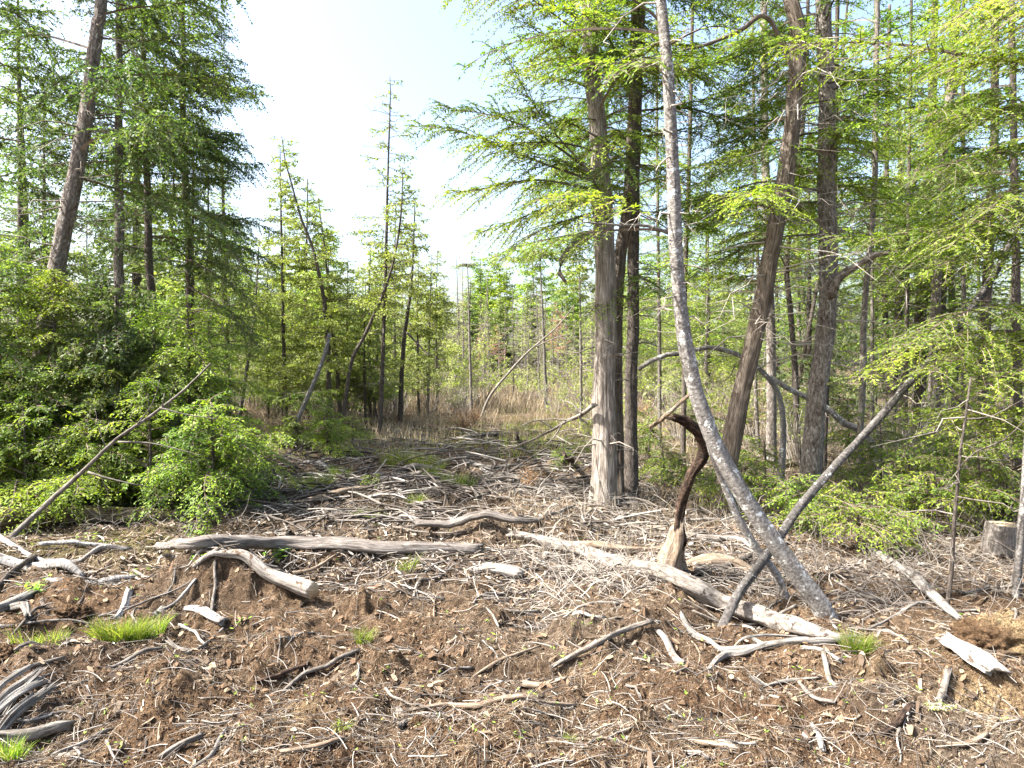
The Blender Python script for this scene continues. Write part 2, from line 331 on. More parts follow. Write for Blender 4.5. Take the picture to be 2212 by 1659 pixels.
class Crown:
    def __init__(s): s.tw = []; s.lf = []
    def add_tw(s, Pt, Rd):
        V, Q, b = tubes(Pt, Rd, 3); s.tw.append((V, Q, U(0, 1, len(Pt))[b]))
    def bough(s, p0, p1, arch=.08, leaf=(.07, .017), subk=.42, spacing=.07, bare=.15, tuft=.25, droop=.25, r0=None, lsp=None, wob=.05, dens=1.):
        p0 = np.asarray(p0, float); p1 = np.asarray(p1, float); L = np.linalg.norm(p1 - p0)
        if L < .05: return
        K = 9; t = np.linspace(0, 1, K); f = (p1 - p0) / L; side = nrm(np.cross(f, A(0, 0, 1)) + 1e-6)
        ph = U(0, 9)
        pts = p0 + (p1 - p0) * t[:, None] + A(0, 0, 1) * (arch * L * 4 * t * (1 - t))[:, None] + side * (wob * L * np.sin(t * 5 + ph) * t)[:, None] + A(0, 0, 1) * (wob * .6 * L * np.sin(t * 7 + ph) * t)[:, None]
        r = r0 or (.004 + .008 * L); s.add_tw(pts[None], (r * (1 - .85 * t))[None])
        n = max(3, int(L * (1 - bare) / spacing * 2)); ti = bare + (1 - bare) * (np.arange(n) + U(0, 1, n)) / n
        base = np.stack([np.interp(ti, t, pts[:, k]) for k in range(3)], 1)
        sg = np.where(np.arange(n) % 2, 1., -1.)[:, None]; a = U(.65, 1.1, n)[:, None]
        up = nrm(np.cross(side, f)); up = up * np.sign(up[2] + 1e-9)
        d = nrm(f * np.cos(a) + side * sg * np.sin(a) + up * U(-.2, .12, n)[:, None] + rng.normal(0, tuft, (n, 3)) * .7)
        prof = np.minimum(1, (ti - bare) * 4 + .3) * (1 - .8 * (ti - bare) / (1 - bare + 1e-6)) + .12
        Ls = np.minimum(L * subk, .95) * prof * U(.55, 1.25, n)
        ks = 4; u = np.linspace(0, 1, ks)
        sp_ = base[:, None] + d[:, None] * (Ls[:, None] * u)[..., None] - A(0, 0, 1) * (droop * Ls[:, None] * u ** 2)[..., None]
        s.add_tw(sp_, (.0035 + .003 * Ls)[:, None] * (1.05 - u)[None] * (1 + leaf[0] * 3))
        step = lsp or leaf[0] * .30
        m = int(np.max(Ls) / step) + 1; jj = np.arange(m)[None] * step + U(0, step, (n, m)); ok = (jj < Ls[:, None]) & (U(0, 1, (n, m)) < dens)
        si, ji = np.nonzero(ok); q = jj[si, ji] / Ls[si]
        lp = base[si] + d[si] * (Ls[si] * q)[:, None] - A(0, 0, 1) * (droop * Ls[si] * q ** 2)[:, None]
        dd = nrm(d[si] - A(0, 0, 1) * (droop * 2 * q)[:, None]); lat = nrm(np.cross(dd, up)); ls = np.where(ji % 2, 1., -1.)[:, None]; b = U(.5, 1.2, len(si))[:, None]
        ld = nrm(dd * np.cos(b) + lat * ls * np.sin(b) + rng.normal(0, tuft, (len(si), 3)) - A(0, 0, .12))
        ln = nrm(up + rng.normal(0, .25 + tuft, (len(si), 3)))
        k = len(si); taper = (1.15 - .6 * q)
        V, Q = leavesV(lp, ld, ln, leaf[0] * U(.6, 1.4, k) * taper, leaf[1] * U(.7, 1.3, k))
        s.lf.append((V, Q, U(0, 1, k), np.full(k, U(0, 1)) * .6 + U(0, 1, n)[si] * .4))
    def clump(s, c, rad, n, leaf, flatn=0):
        p = c + rng.normal(0, 1, (n, 3)) * rad; d = nrm(rng.normal(0, 1, (n, 3)) + A(0, 0, .4)); nn = nrm(rng.normal(0, 1, (n, 3)) + A(0, -.2, .6))
        V, Q = leavesV(p, d, nn, leaf[0] * U(.6, 1.4, n), leaf[1] * U(.7, 1.3, n)); s.lf.append((V, Q, U(0, 1, n), np.full(n, U(0, 1))))
    def build(s, name, lm, tm, parent, org):
        V = []; Q = []; mi = []; r = []; c = []; o = 0
        for v, q, a, b in s.lf: V.append(v); Q.append(q + o); mi.append(np.zeros(len(q))); r.append(a); c.append(b); o += len(v)
        for v, q, a in s.tw: V.append(v); Q.append(q + o); mi.append(np.ones(len(q))); r.append(a); c.append(a); o += len(v)
        return mesh(name, np.vstack(V), np.vstack(Q), None, [lm, tm], np.concatenate(mi), False, {'rnd': np.concatenate(r), 'clump': np.concatenate(c)}, None, parent, org)
def empty(name, loc):
    o = bpy.data.objects.new(name, None); C.objects.link(o); o.location = Vector([float(x) for x in loc]); o.empty_display_size = .2; return o
def seg_at(pts, z):
    return np.stack([np.interp(z, pts[:, 2], pts[:, k]) for k in range(3)])
TYPES = {  # leaf mat, bark, twig, bough params
 'cedar': dict(lm='cedar', tw='brown', tuft=.5, droop=.5, subk=.45, arch=.05, leaf=(.07, .027)),
 'hemlock': dict(lm='hemlock', tw='brown', tuft=.26, droop=.36, subk=.45, arch=.08, leaf=(.06, .0185)),
 'thicket': dict(lm='thicket', tw='brown', tuft=.55, droop=.15, subk=.45, arch=.0, leaf=(.10, .05)),
 'spruce': dict(lm='spruce', tw='dark', tuft=.3, droop=.2, subk=.4, arch=-.05, leaf=(.10, .045)),
}
def deadtwigs(trunk, z0, z1, n, L, r=.006, lvl=True):
    zz = U(z0, z1, n); b = np.stack([np.interp(zz, trunk[:, 2], trunk[:, k]) for k in range(3)], 1); az = U(0, 2 * math.pi, n); Ls = L * U(.3, 1.2, n)
    d = np.stack([np.cos(az), np.sin(az), U(-.3, .25, n)], 1); u = np.linspace(0, 1, 5)
    w_ = rng.normal(0, .12, (n, 5, 3)) * u[None, :, None] * Ls[:, None, None]
    Pt = b[:, None] + d[:, None] * (Ls[:, None] * u)[..., None] - A(0, 0, .25) * (Ls[:, None] * u ** 2)[..., None] + w_
    out = [tubes(Pt, (r * (.5 + Ls / L))[:, None] * (1.05 - .9 * u)[None], 4)]
    if lvl:
        k = 3; src = np.repeat(np.arange(n), k); q = U(.3, .95, n * k); b2 = np.stack([Pt[src, :, c][np.arange(n * k), 0] * 0 + np.array([np.interp(q[i], u, Pt[src[i], :, c]) for i in range(n * k)]) for c in range(3)], 1)
        d2 = nrm(d[src] + rng.normal(0, .7, (n * k, 3))); L2 = Ls[src] * U(.2, .6, n * k)
        P2 = b2[:, None] + d2[:, None] * (L2[:, None] * u)[..., None] + rng.normal(0, .1, (n * k, 5, 3)) * (L2[:, None] * u)[..., None]
        out.append(tubes(P2, np.full((n * k, 1), r * .45) * (1.05 - .9 * u)[None], 3))
    V = []; Q = []; rr = []; o = 0
    for v, q, bi in out: V.append(v); Q.append(q + o); rr.append(U(0, 1, bi.max() + 1)[bi]); o += len(v)
    return np.vstack(V), np.vstack(Q), np.concatenate(rr)
def twigmesh(name, data, mt, parent, org):
    V, Q, r = data; return mesh(name, V, Q, None, [mt], None, True, {'rnd': r}, None, parent, org)
TREES = []
def tree(name, label, cat, pix, wpx, typ, bk, H_=11, z0=2.5, z1=None, blen=1.4, n=40, dens=1., group=None, dead=0, deadL=.7, deadz=None, boughs=(), ls=1., az=None, flare=.25, base=None, limbs=(), sides=14, taper=.55, topk=.15, tw=None, deadm='grey'):
    """pix: pixel polyline bottom to top with (px,py[,D]); first point stands on the ground"""
    b = G(pix[0][0], pix[0][1]) if base is None else P(pix[0][0], pix[0][1], base)
    if base is not None: b[2] = float(H(b[0], b[1]))
    D0 = b[1]; pts = [b]
    for q in pix[1:]: pts.append(P(q[0], q[1], q[2] if len(q) > 2 else D0))
    r0 = wpx / F * D0 / 2; top = pts[-1].copy()
    if top[2] < H_:
        d = nrm(pts[-1] - pts[-2]); d = nrm(d * .6 + A(0, 0, .5)); top = top + d * (H_ - top[2]) / max(d[2], .3); pts.append(top)
    pts = np.array(pts); pts[0][2] = min(pts[0][2], float(hbase(b[0], b[1]))) - .12
    zt = pts[-1][2]; hh = np.clip((pts[:, 2] - pts[0][2]) / (zt - pts[0][2]), 0, 1)
    rad = r0 * (1 - (1 - topk) * hh ** (1 / (taper + .3)))
    root = empty(name, b); tag(root, label, cat, group)
    parts = [tubeV(pts, rad, sides, .14 if sides < 24 else .06, .10, 0, flare, kinkn=.10)]
    for lb in limbs:
        lp = [P(*q) for q in lb[0]]; lr = [x / F * lp[0][1] / 2 for x in lb[1]]; parts.append(tubeV(lp, lr, 8, .08, .12))
    wood('trunk', parts, BK[bk], root, b)
    T = TYPES[typ] if typ else None; sm, _ = spline(pts, rad, .2); sm = sm[np.argsort(sm[:, 2])]
    if T and (n or boughs):
        cr = Crown(); z1 = z1 or zt; lf = (T['leaf'][0] * ls, T['leaf'][1] * ls)
        kw = dict(subk=T['subk'], tuft=T['tuft'], droop=T['droop'], arch=T['arch'])
        n = int(n * 1.35)
        for i in range(n):
            q = (i + U(0, 1)) / n; z = z0 + (z1 - z0) * q; p = seg_at(sm, z); a = (U(0, 2 * math.pi) if U() < .35 else rng.normal(1.57, 1.25)) if az is None else rng.normal(az[0], az[1])
            Lb = blen * U(.6, 1.2) * (1 - .75 * max(0, q - .25) / .75); e = U(-.25, .25)
            hi = z > CAMZ + 800 / F * D0 + .8
            cr.bough(p, p + A(math.cos(a), math.sin(a), e) * Lb, leaf=(lf[0] * 2.2, lf[1] * 2.6) if hi else lf, spacing=(.2 if hi else .07) * max(1, ls), dens=dens, bare=U(.1, .35), **kw)
        for bo in boughs:
            o_ = dict(kw); o_.update(bo[2] if len(bo) > 2 else {}); lz = o_.pop('ls', 1)
            p0 = P(*bo[0]); p1 = P(*bo[1]); cr.bough(p0, p1, leaf=(lf[0] * lz, lf[1] * lz), **o_)
        cr.build('crown', LM[T['lm']], TW[tw or T['tw']], root, b)
    if dead:
        dz = deadz or (1., z0 + 1.5); twigmesh('dead_branches', deadtwigs(sm, dz[0], dz[1], dead, deadL, .004 + r0 * .03), TW[deadm], root, b)
    TREES.append((b, root)); return root
exec_order = []
# ------------------------------------------------------------------ ground
def axis(lo, hi, d0, g, ext0, ext1, mid0, mid1):
    c = list(np.arange(mid0, mid1, d0)); d = d0; x = mid1
    while x < hi: c.append(x); d = min(d * g, ext1); x += d
    c.append(hi); d = d0; x = mid0; l = []
    while x > lo: d = min(d * g, ext0); x -= d; l.append(x)
    return np.array(l[::-1] + c)
gx = axis(-700, 700, .017, 1.035, 40, 40, -2.6, 2.6); gy = axis(-60, 900, .015, 1.022, 8, 40, 2.9, 6.2)
X, Y = np.meshgrid(gx, gy); Z = H(X, Y); nx, ny = len(gx), len(gy)
i, j = np.meshgrid(np.arange(ny - 1), np.arange(nx - 1), indexing='ij'); Q = np.stack([i * nx + j, i * nx + j + 1, (i + 1) * nx + j + 1, (i + 1) * nx + j], -1).reshape(-1, 4)
def zones(X, Y):
    s = lambda e: 1 / (1 + np.exp(-e))
    nz = fbm(X * .9, Y * .9, 0, 4, 61)
    rust = s((5.0 - Y + nz * 1.6) * 2.2) * np.clip(.55 + .9 * fbm(X * 1.6, Y * 1.6, 0, 3, 71), 0, 1)
    for px, py, r in ((1230, 1400, .22), (450, 1260, .3), (900, 1500, .3), (700, 1610, .3)):
        a, b = flat(px, py); rust = np.maximum(rust, np.exp(-((X - a) ** 2 + (Y - b) ** 2) / r ** 2) * .9)
    duff = s((Y - 5.6 + nz * 1.8) * 1.6) * np.clip(.75 + .5 * fbm(X * .7, Y * .7, 0, 3, 81), 0, 1)
    for px, py, r in ((100, 1430, .5), (60, 1600, .3), (1900, 1510, .4), (2100, 1600, .35), (1500, 1590, .25), (850, 1560, .2), (450, 1480, .2)):
        a, b = flat(px, py); duff = np.maximum(duff, np.exp(-((X - a) ** 2 + (Y - b) ** 2) / r ** 2 + nz * .6) * .8)
    duff = np.clip(duff, 0, 1)
    moss = np.clip(fbm(X * .6 + 3, Y * .6, 0, 4, 91) * 1.6 - .35, 0, 1) * s((Y - 12) * 1.5) + np.exp(-((X + 4.4) / 1.6) ** 2 - ((Y - 7.3) / .6) ** 2) * .9
    sand = 0
    for px, py, r in ((1995, 1425, .16), (2180, 1540, .25), (2120, 1500, .18), (1900, 1480, .12), (640, 1550, .12), (2160, 1380, .2), (600, 1580, .1)):
        a, b = flat(px, py); sand = sand + np.exp(-((X - a) ** 2 + (Y - b) ** 2) / r ** 2 + nz * .8) * .8
    return rust, duff, np.clip(moss, 0, 1), np.clip(sand, 0, 1)
ru, du, mo, sa = zones(X, Y)
g = mesh('ground', np.stack([X, Y, Z], -1).reshape(-1, 3), Q, None, [SOIL], None, True, vattr={'zone': np.stack([ru, du, mo, ru * 0 + 1], -1).reshape(-1, 4), 'sandy': sa.ravel()})
tag(g, kind='structure')
# ------------------------------------------------------------------ traced trees: left stand
HB = 'hemlocks and cedars standing on either side of the clearing'
HM = dict(spacing=.08)
tree('cedar_tree', 'thickest grey trunk of the stand behind the young hemlocks, leaning towards the gap', 'tree',
     [(58, 1066), (72, 950), (100, 700), (125, 560), (150, 440), (185, 250), (210, 60), (222, -40)], 40, 'cedar', 'hemlock', 12.5, 4.4, sides=36, blen=2.0, n=30, dead=40, deadL=.9, deadz=(3, 7),
     boughs=[((170, 350, 10.5), (-40, 400, 10), dict(bare=.3)), ((190, 230, 10.5), (20, 90, 10.3), dict(bare=.25)), ((150, 420, 10.5), (0, 560, 10.2), {}), ((135, 520, 10.5), (-60, 620, 9.9), {}),
             ((205, 85, 10.5), (390, 120, 10.2), dict(bare=.4)), ((200, 130, 10.5), (60, 240, 9.8), {}), ((160, 300, 10.5), (20, 330, 9.8), {})])
tree('cedar_tree', 'straight grey-barked trunk just behind the big leaning cedar', 'tree', [(254, 1010), (257, 830), (257, 500), (257, 200), (256, -20)], 25, 'cedar', 'hemlock', 13, 5.2, blen=1.8, n=40, dead=36, deadL=.8, deadz=(2.2, 6.5),
     boughs=[((262, 120, 13), (430, 60, 12.5), {}), ((262, 220, 13), (420, 300, 12.6), {}), ((258, 60, 13), (160, 20, 12.6), {}), ((262, 300, 13), (400, 350, 12.6), dict(bare=.3))])
tree('hemlock_tree', 'dark trunk with a slight bend, in the middle of the dense group of conifers', 'tree', [(356, 1000), (346, 850), (332, 690), (322, 560), (318, 400), (312, 200), (308, 0)], 20, 'cedar', 'dark', 13, 4.0, blen=1.7, n=50, dead=30, deadL=.7, deadz=(1.5, 6))
tree('hemlock_tree', 'dark upright trunk nearest the open sky, full crown reaching out over the clearing', 'tree', [(418, 985), (415, 860), (411, 700), (407, 520), (399, 350), (395, 230), (394, 0)], 21, 'cedar', 'dark', 13.5, 3.8, blen=1.7, n=80, dead=20, deadL=.6, deadz=(1.5, 6),
     boughs=[((396, 180, 14), (540, 175, 13.5), {}), ((400, 330, 14), (542, 375, 13.6), {}), ((396, 90, 14), (500, 80, 13.4), {}), ((400, 300, 14), (515, 290, 13.4), {}), ((404, 440, 14), (530, 520, 13.5), {}), ((405, 480, 14), (550, 590, 13.3), {}),
             ((396, 140, 14), (520, 135, 13.6), {}), ((396, 40, 14), (490, 20, 13.6), {}), ((405, 560, 14), (565, 680, 13), {}), ((408, 620, 14), (560, 740, 13.2), {}), ((396, 230, 14), (490, 240, 14.6), {}), ((396, 200, 14), (300, 150, 13.6), {}), ((396, 60, 14), (300, 40, 13.6), {}), ((396, 120, 14), (480, 200, 13.2), {}), ((396, 0, 14), (490, 60, 13.4), {}), ((396, 250, 14), (470, 330, 13.4), {})])
tree('cedar_sapling_pole', 'thin bare grey pole between the two thick trunks beside the leaning cedar', 'tree', [(189, 960), (188, 650), (187, 300)], 6, None, 'pole', 6, dead=14, deadL=.4, deadz=(2, 5), sides=8)
tree('cedar_tree', 'dark feathery cedar cut by the picture edge beside the leaning trunk', 'tree', [(-60, 1040), (-50, 600), (-40, 0)], 30, 'cedar', 'dark', 13, 1.2, blen=2.0, n=52, dead=10)
tree('cedar_tree', 'second cedar further back behind the leaning trunk', 'tree', [(40, 960), (45, 600), (40, 100)], 18, 'cedar', 'dark', 12, 2.5, blen=1.7, n=34, ls=1.2)
tree('hemlock_tree', 'slim hemlock behind the straight grey trunk', 'tree', [(300, 945), (296, 600), (290, 200)], 14, 'cedar', 'dark', 11, 2.5, blen=1.6, n=26, ls=1.2)
tree('hemlock_tree', 'slim green hemlock behind the dark upright trunk at the clearing edge', 'tree', [(455, 950), (452, 700), (450, 450)], 10, 'hemlock', 'dark', 7.5, .8, blen=1.3, n=46, ls=1.4)
# young growth, left
def young(label, px, py, topy, spread, n, typ='hemlock', D=None, lean=0, ls=1., grp='young hemlocks and firs in the understory', name='young_hemlock', bw=10, z0=.25, spacing=.06, nm=1., dens=1.):
    b = G(px, py) if D is None else P(px, py, D); b[2] = float(hbase(b[0], b[1])); tp = P(px + lean, topy, b[1]); h = tp[2] - b[2]
    root = empty(name, b); tag(root, label, name.replace('_', ' '), grp)
    pts = np.array([b - A(0, 0, .05), (b + tp) / 2 + A(.03, 0, 0), tp]); wood('trunk', [tubeV(pts, [bw / F * b[1] / 2, bw / F * b[1] / 3, .006], 7, .1, .1)], BK['dark'], root, b)
    T = TYPES[typ]; cr = Crown(); lf = (T['leaf'][0] * ls, T['leaf'][1] * ls)
    n = int(n * 1.5 * nm)
    for i in range(n):
        q = (i + U(0, 1)) / n; z = z0 + (h - z0) * q; p = b + (tp - b) * z / h; a = U(0, 6.283); L = spread * (1 - .72 * q) * U(.5, 1.25) + .1
        cr.bough(p, p + A(math.cos(a), math.sin(a), U(-.5, .25)) * L, leaf=lf, spacing=spacing, bare=.08, dens=dens, subk=T['subk'], tuft=T['tuft'] + .06, droop=T['droop'] + .15, arch=T['arch'] + .05)
    cr.build('crown', LM[T['lm']], TW['brown'], root, b); TREES.append((b, root)); return root
LH = dict(nm=1.15)
young('young hemlock with broad bright boughs sweeping over the rim of the clearing', 405, 1085, 640, 1.35, 50, **LH)
young('bushy young cedar at the foot of the straight grey trunk', 250, 1080, 600, 1.35, 52, 'cedar', **LH)
young('bushy young hemlock overlapping the base of the leaning cedar', 115, 1085, 590, 1.4, 52, **LH)
young('young hemlock cut by the picture edge behind the dead leaning pole', -5, 1095, 540, 1.4, 48, **LH)
young('low spreading hemlock whose tips hang over the mossy dark log', 455, 1115, 860, .95, 28, **LH)
young('young hemlock between the bushy cedar and the sweeping boughs', 330, 1045, 640, 1.25, 44, **LH)
young('small hemlock behind the mossy log, lowest of the bushes there', 190, 1118, 900, .9, 24, **LH)
young('young hemlock right behind the dead leaning pole, near its upper end', 440, 1030, 740, 1.0, 32, **LH)
young('small hemlock standing close behind the mossy log beside the sweeping boughs', 320, 1112, 850, .9, 26, **LH)
young('small hemlock at the lower end of the dead leaning pole', 50, 1125, 880, .9, 24, **LH)
tree('dead_leaning_pole', 'long grey dead pole leaning up through the young hemlocks from the mossy log', 'dead pole', [(-20, 1178), (80, 1108, 7.45), (190, 1008, 7.5), (250, 950, 7.55), (330, 895, 7.65), (400, 840, 7.75), (455, 785, 7.85)], 16, None, 'pole', 0, flare=0, sides=9, taper=.9, topk=.25,
     limbs=[([(190, 1020, 7.6), (240, 1035, 7.6), (320, 1052, 7.6)], (6, 4, 2)), ([(255, 955, 7.6), (330, 958, 7.6), (440, 985, 7.6)], (5, 3, 1.5)), ([(345, 880, 7.6), (400, 895, 7.6), (470, 905, 7.6)], (4, 3, 1.5)),
            ([(230, 970, 7.6), (215, 930, 7.6), (205, 880, 7.6)], (3, 2, 1)), ([(350, 885, 7.6), (355, 850, 7.6)], (4, 2)), ([(290, 925, 7.6), (330, 870, 7.6), (345, 820, 7.6)], (3, 2, 1))])
# middle thicket
TG = 'slim trees of the cedar thicket behind the brush pile'
tree('cedar_tree', 'slim dark cedar leaning away from the tall bare larch, pointed crown against the sky', 'tree', [(712, 938), (706, 703), (680, 553), (650, 470), (632, 405), (616, 345)], 13, 'thicket', 'dark', 8.0, 1.8, blen=1.1, n=74, ls=.9, dens=.8, group=TG, topk=.12)
tree('cedar_tree', 'second slim dark cedar trunk crossing beside the leaning one', 'tree', [(738, 925), (728, 800), (717, 700), (706, 580), (690, 450)], 11, 'thicket', 'dark', 6.8, 2.0, blen=1.0, n=50, ls=.9, dens=.8, group=TG)
tree('cedar_tree', 'full upright cedar with leaves to the ground at the thicket edge', 'tree', [(618, 925), (612, 700), (606, 400)], 10, 'thicket', 'dark', 8.2, 1.1, blen=1.15, n=78, ls=.9, dens=.8, group=TG)
tree('cedar_tree', 'rounded pale green cedar behind the leaning grey birch', 'tree', [(665, 905), (660, 700), (664, 450)], 10, 'thicket', 'dark', 8.2, 1.1, blen=1.4, n=64, ls=1., dens=.8, group=TG)
tree('birch_tree', 'leaning grey birch stem rising from the brown weeds into the thicket', 'tree', [(622, 972), (640, 915), (667, 853), (697, 778), (712, 720)], 13, None, 'birch', 0, flare=0, group=TG, sides=9, taper=.9, topk=.6)
tree('dead_snag', 'tall broken grey snag without leaves standing at the edge of the brown weeds', 'dead tree', [(513, 925), (531, 810), (547, 700), (555, 603), (560, 515)], 10, None, 'pole', 0, dead=24, deadL=.5, deadz=(1.5, 5.4), flare=0, sides=8, topk=.2)
tree('dead_pole', 'short bare pink-grey stick leaning in the brown weeds', 'stick', [(530, 946), (590, 892, 17.5)], 5, None, 'tan', 0, flare=0, sides=6)
tree('larch_tree', 'tall slender larch with thin bare limbs, highest against the open sky', 'tree', [(820, 948), (824, 850), (828, 720), (834, 553), (837, 400), (843, 217), (842, 165)], 11, 'thicket', 'dark', 0, 3.2, blen=1.15, n=44, ls=.85, dens=.45, dead=70, deadL=.6, deadz=(1.2, 8.5), sides=9, group=TG, topk=.15)
tree('larch_tree', 'dark larch leaning across the tallest one', 'tree', [(735, 885), (757, 793), (790, 720), (827, 636), (850, 563), (866, 465), (870, 360)], 11, 'thicket', 'dark', 0, 3.5, blen=.9, n=34, ls=.9, dens=.6, sides=8, group=TG, base=18)
tree('larch_tree', 'dark straight stem with leafy upper half beside the tallest larch', 'tree', [(864, 925), (870, 770), (880, 680), (889, 613), (895, 480)], 12, 'thicket', 'dark', 7.0, 3.0, blen=1.0, n=28, ls=1.0, dens=.7, dead=20, deadL=.5, sides=9, group=TG,
     limbs=[([(878, 718, 18.5), (905, 745, 18.3), (927, 770, 18)], (5, 4, 2))])
tree('cedar_tree', 'pale grey thin trunk topped by a small green crown', 'tree', [(924, 898), (926, 770), (930, 640)], 7, 'thicket', 'pole', 6.5, 3.0, blen=1.1, n=36, ls=1.3, group=TG, sides=8)
tree('dead_spruce', 'thin grey nearly bare spruce standing alone in the gap', 'tree', [(1019, 902), (1014, 720), (1010, 570)], 8, 'spruce', 'pole', 0, 6.5, blen=.5, n=10, dead=70, deadL=.6, deadz=(1.5, 8), sides=8, group=TG)
tree('dead_spruce', 'grey spruce pole with a dark tuft of needles at its top', 'tree', [(1181, 862), (1174, 720), (1166, 545)], 9, 'spruce', 'pole', 0, 7.2, blen=1.3, n=18, dead=60, deadL=.8, deadz=(2, 8), sides=8, group=TG, base=30, ls=1.6)
tree('dead_spruce', 'thin grey spruce pole next to the big shaggy cedar trunks', 'tree', [(1256, 930), (1254, 720), (1250, 500)], 8, 'thicket', 'pole', 0, 4, blen=.8, n=22, dead=30, deadL=.5, deadz=(1.5, 6), sides=8, group=TG)
tree('dead_leaning_pole', 'long thin pale pole leaning over the meadow from the withered shrub', 'dead pole', [(1037, 905), (1057, 858), (1097, 808), (1137, 764), (1204, 705), (1240, 660)], 7, None, 'pole', 0, flare=0, sides=7, topk=.3, limbs=[([(1150, 752, 26), (1200, 730, 26), (1235, 722, 26)], (3, 2, 1))])
for px, py, t, h, w_, lb in ((790, 925, 'thicket', 600, 7, 'thin stem with sparse leaves left of the tallest larch'), (752, 915, 'cedar', 560, 8, 'green cedar between the leaning pair and the tall larch'), (800, 912, 'thicket', 520, 8, 'leafy cedar just behind the tallest larch'),
                             (905, 900, 'thicket', 560, 7, 'loose leafy cedar to the side of the dark straight stem'), (580, 905, 'thicket', 500, 8, 'pale leafy cedar beside the broken snag'), (945, 885, 'thicket', 540, 7, 'last leafy cedar before the meadow gap'), (855, 900, 'thicket', 430, 7, 'thin crown rising behind the leaning larch'), (633, 950, 'hemlock', 850, 4, 'low spruce bush among the brown weeds')):
    tree('cedar_tree', lb, 'tree', [(px, py), (px - 3, (py + h) / 2), (px, h)], w_, t, 'dark', 0, 1.0 if py > 600 else 2, blen=1.15, n=52, ls=1., dens=.7, group=TG, sides=7, dead=14, deadL=.5)
young('bright green young fir in front of the cedar thicket', 705, 985, 880, .75, 24, bw=5)
young('small fir left of the tall larch base, among brown weeds', 640, 975, 900, .6, 18, bw=4)
young('young fir beside the foot of the tall larch', 760, 965, 900, .6, 18, bw=4)
# right group
tree('cedar_tree', 'big shaggy pale-barked cedar, front trunk of the three grown together', 'tree',
     [(1303, 1096), (1306, 980), (1304, 860), (1306, 700), (1307, 553), (1298, 400), (1292, 270), (1282, 180), (1275, 60)], 50, 'hemlock', 'cedar', 11.5, 3.6, blen=1.7, n=40, dead=50, deadL=.7, deadz=(.5, 5), sides=56, flare=.35, topk=.4,
     boughs=[((1296, 395, 9.4), (1075, 120, 8.8), dict(bare=.35, arch=-.03)), ((1296, 390, 9.4), (945, 215, 8.9), dict(bare=.3)), ((1298, 400, 9.4), (885, 265, 9.0), dict(bare=.35, arch=.02)), ((1290, 330, 9.4), (1000, 330, 8.6), dict(bare=.3)),
             ((1300, 420, 9.4), (960, 420, 8.6), dict(bare=.3)), ((1300, 440, 9.4), (1020, 520, 8.5), dict(bare=.2)), ((1300, 460, 9.3), (1100, 560, 8.2), {}), ((1280, 150, 9.4), (1090, 40, 8.9), {}), ((1280, 100, 9.4), (1150, -60, 9), {}),
             ((1285, 200, 9.4), (1120, 170, 8.6), {}), ((1290, 260, 9.4), (1130, 300, 8.7), {}), ((1283, 60, 9.4), (960, -30, 8.8), dict(bare=.4)), ((1300, 430, 9.3), (1180, 470, 8.2), {}), ((1295, 300, 9.4), (1060, 240, 8.8), {})],
     limbs=[([(1290, 505, 9.3), (1245, 520, 9.1), (1212, 565, 9), (1208, 590, 9), (1222, 610, 9)], (16, 14, 11, 10, 6)), ([(1300, 385, 9.4), (1260, 365, 9.3), (1225, 350, 9.2), (1190, 345, 9.1)], (9, 8, 5, 3))])
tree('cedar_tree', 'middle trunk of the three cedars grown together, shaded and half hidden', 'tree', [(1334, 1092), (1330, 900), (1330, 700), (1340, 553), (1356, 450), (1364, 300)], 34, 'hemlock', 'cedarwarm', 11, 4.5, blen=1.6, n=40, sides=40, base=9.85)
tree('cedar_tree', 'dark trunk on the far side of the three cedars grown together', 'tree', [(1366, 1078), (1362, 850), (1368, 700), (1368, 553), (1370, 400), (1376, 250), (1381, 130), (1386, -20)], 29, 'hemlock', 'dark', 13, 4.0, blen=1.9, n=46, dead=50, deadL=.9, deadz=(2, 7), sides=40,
     boughs=[((1372, 330, 10.0), (1270, 400, 8.8), {}), ((1385, 60, 10.0), (1250, 100, 9), {}), ((1385, 20, 10.0), (1220, 10, 9), {}), ((1380, 120, 10.0), (1200, 160, 8.8), {}), ((1375, 420, 10), (1230, 420, 9), {}), ((1382, 40, 10), (1330, -30, 8.5), {}),
             ((1370, 300, 10), (1300, 330, 8.6), {}), ((1368, 600, 10), (1420, 640, 8.8), {}), ((1366, 640, 10), (1250, 700, 9), dict(dens=.6))])
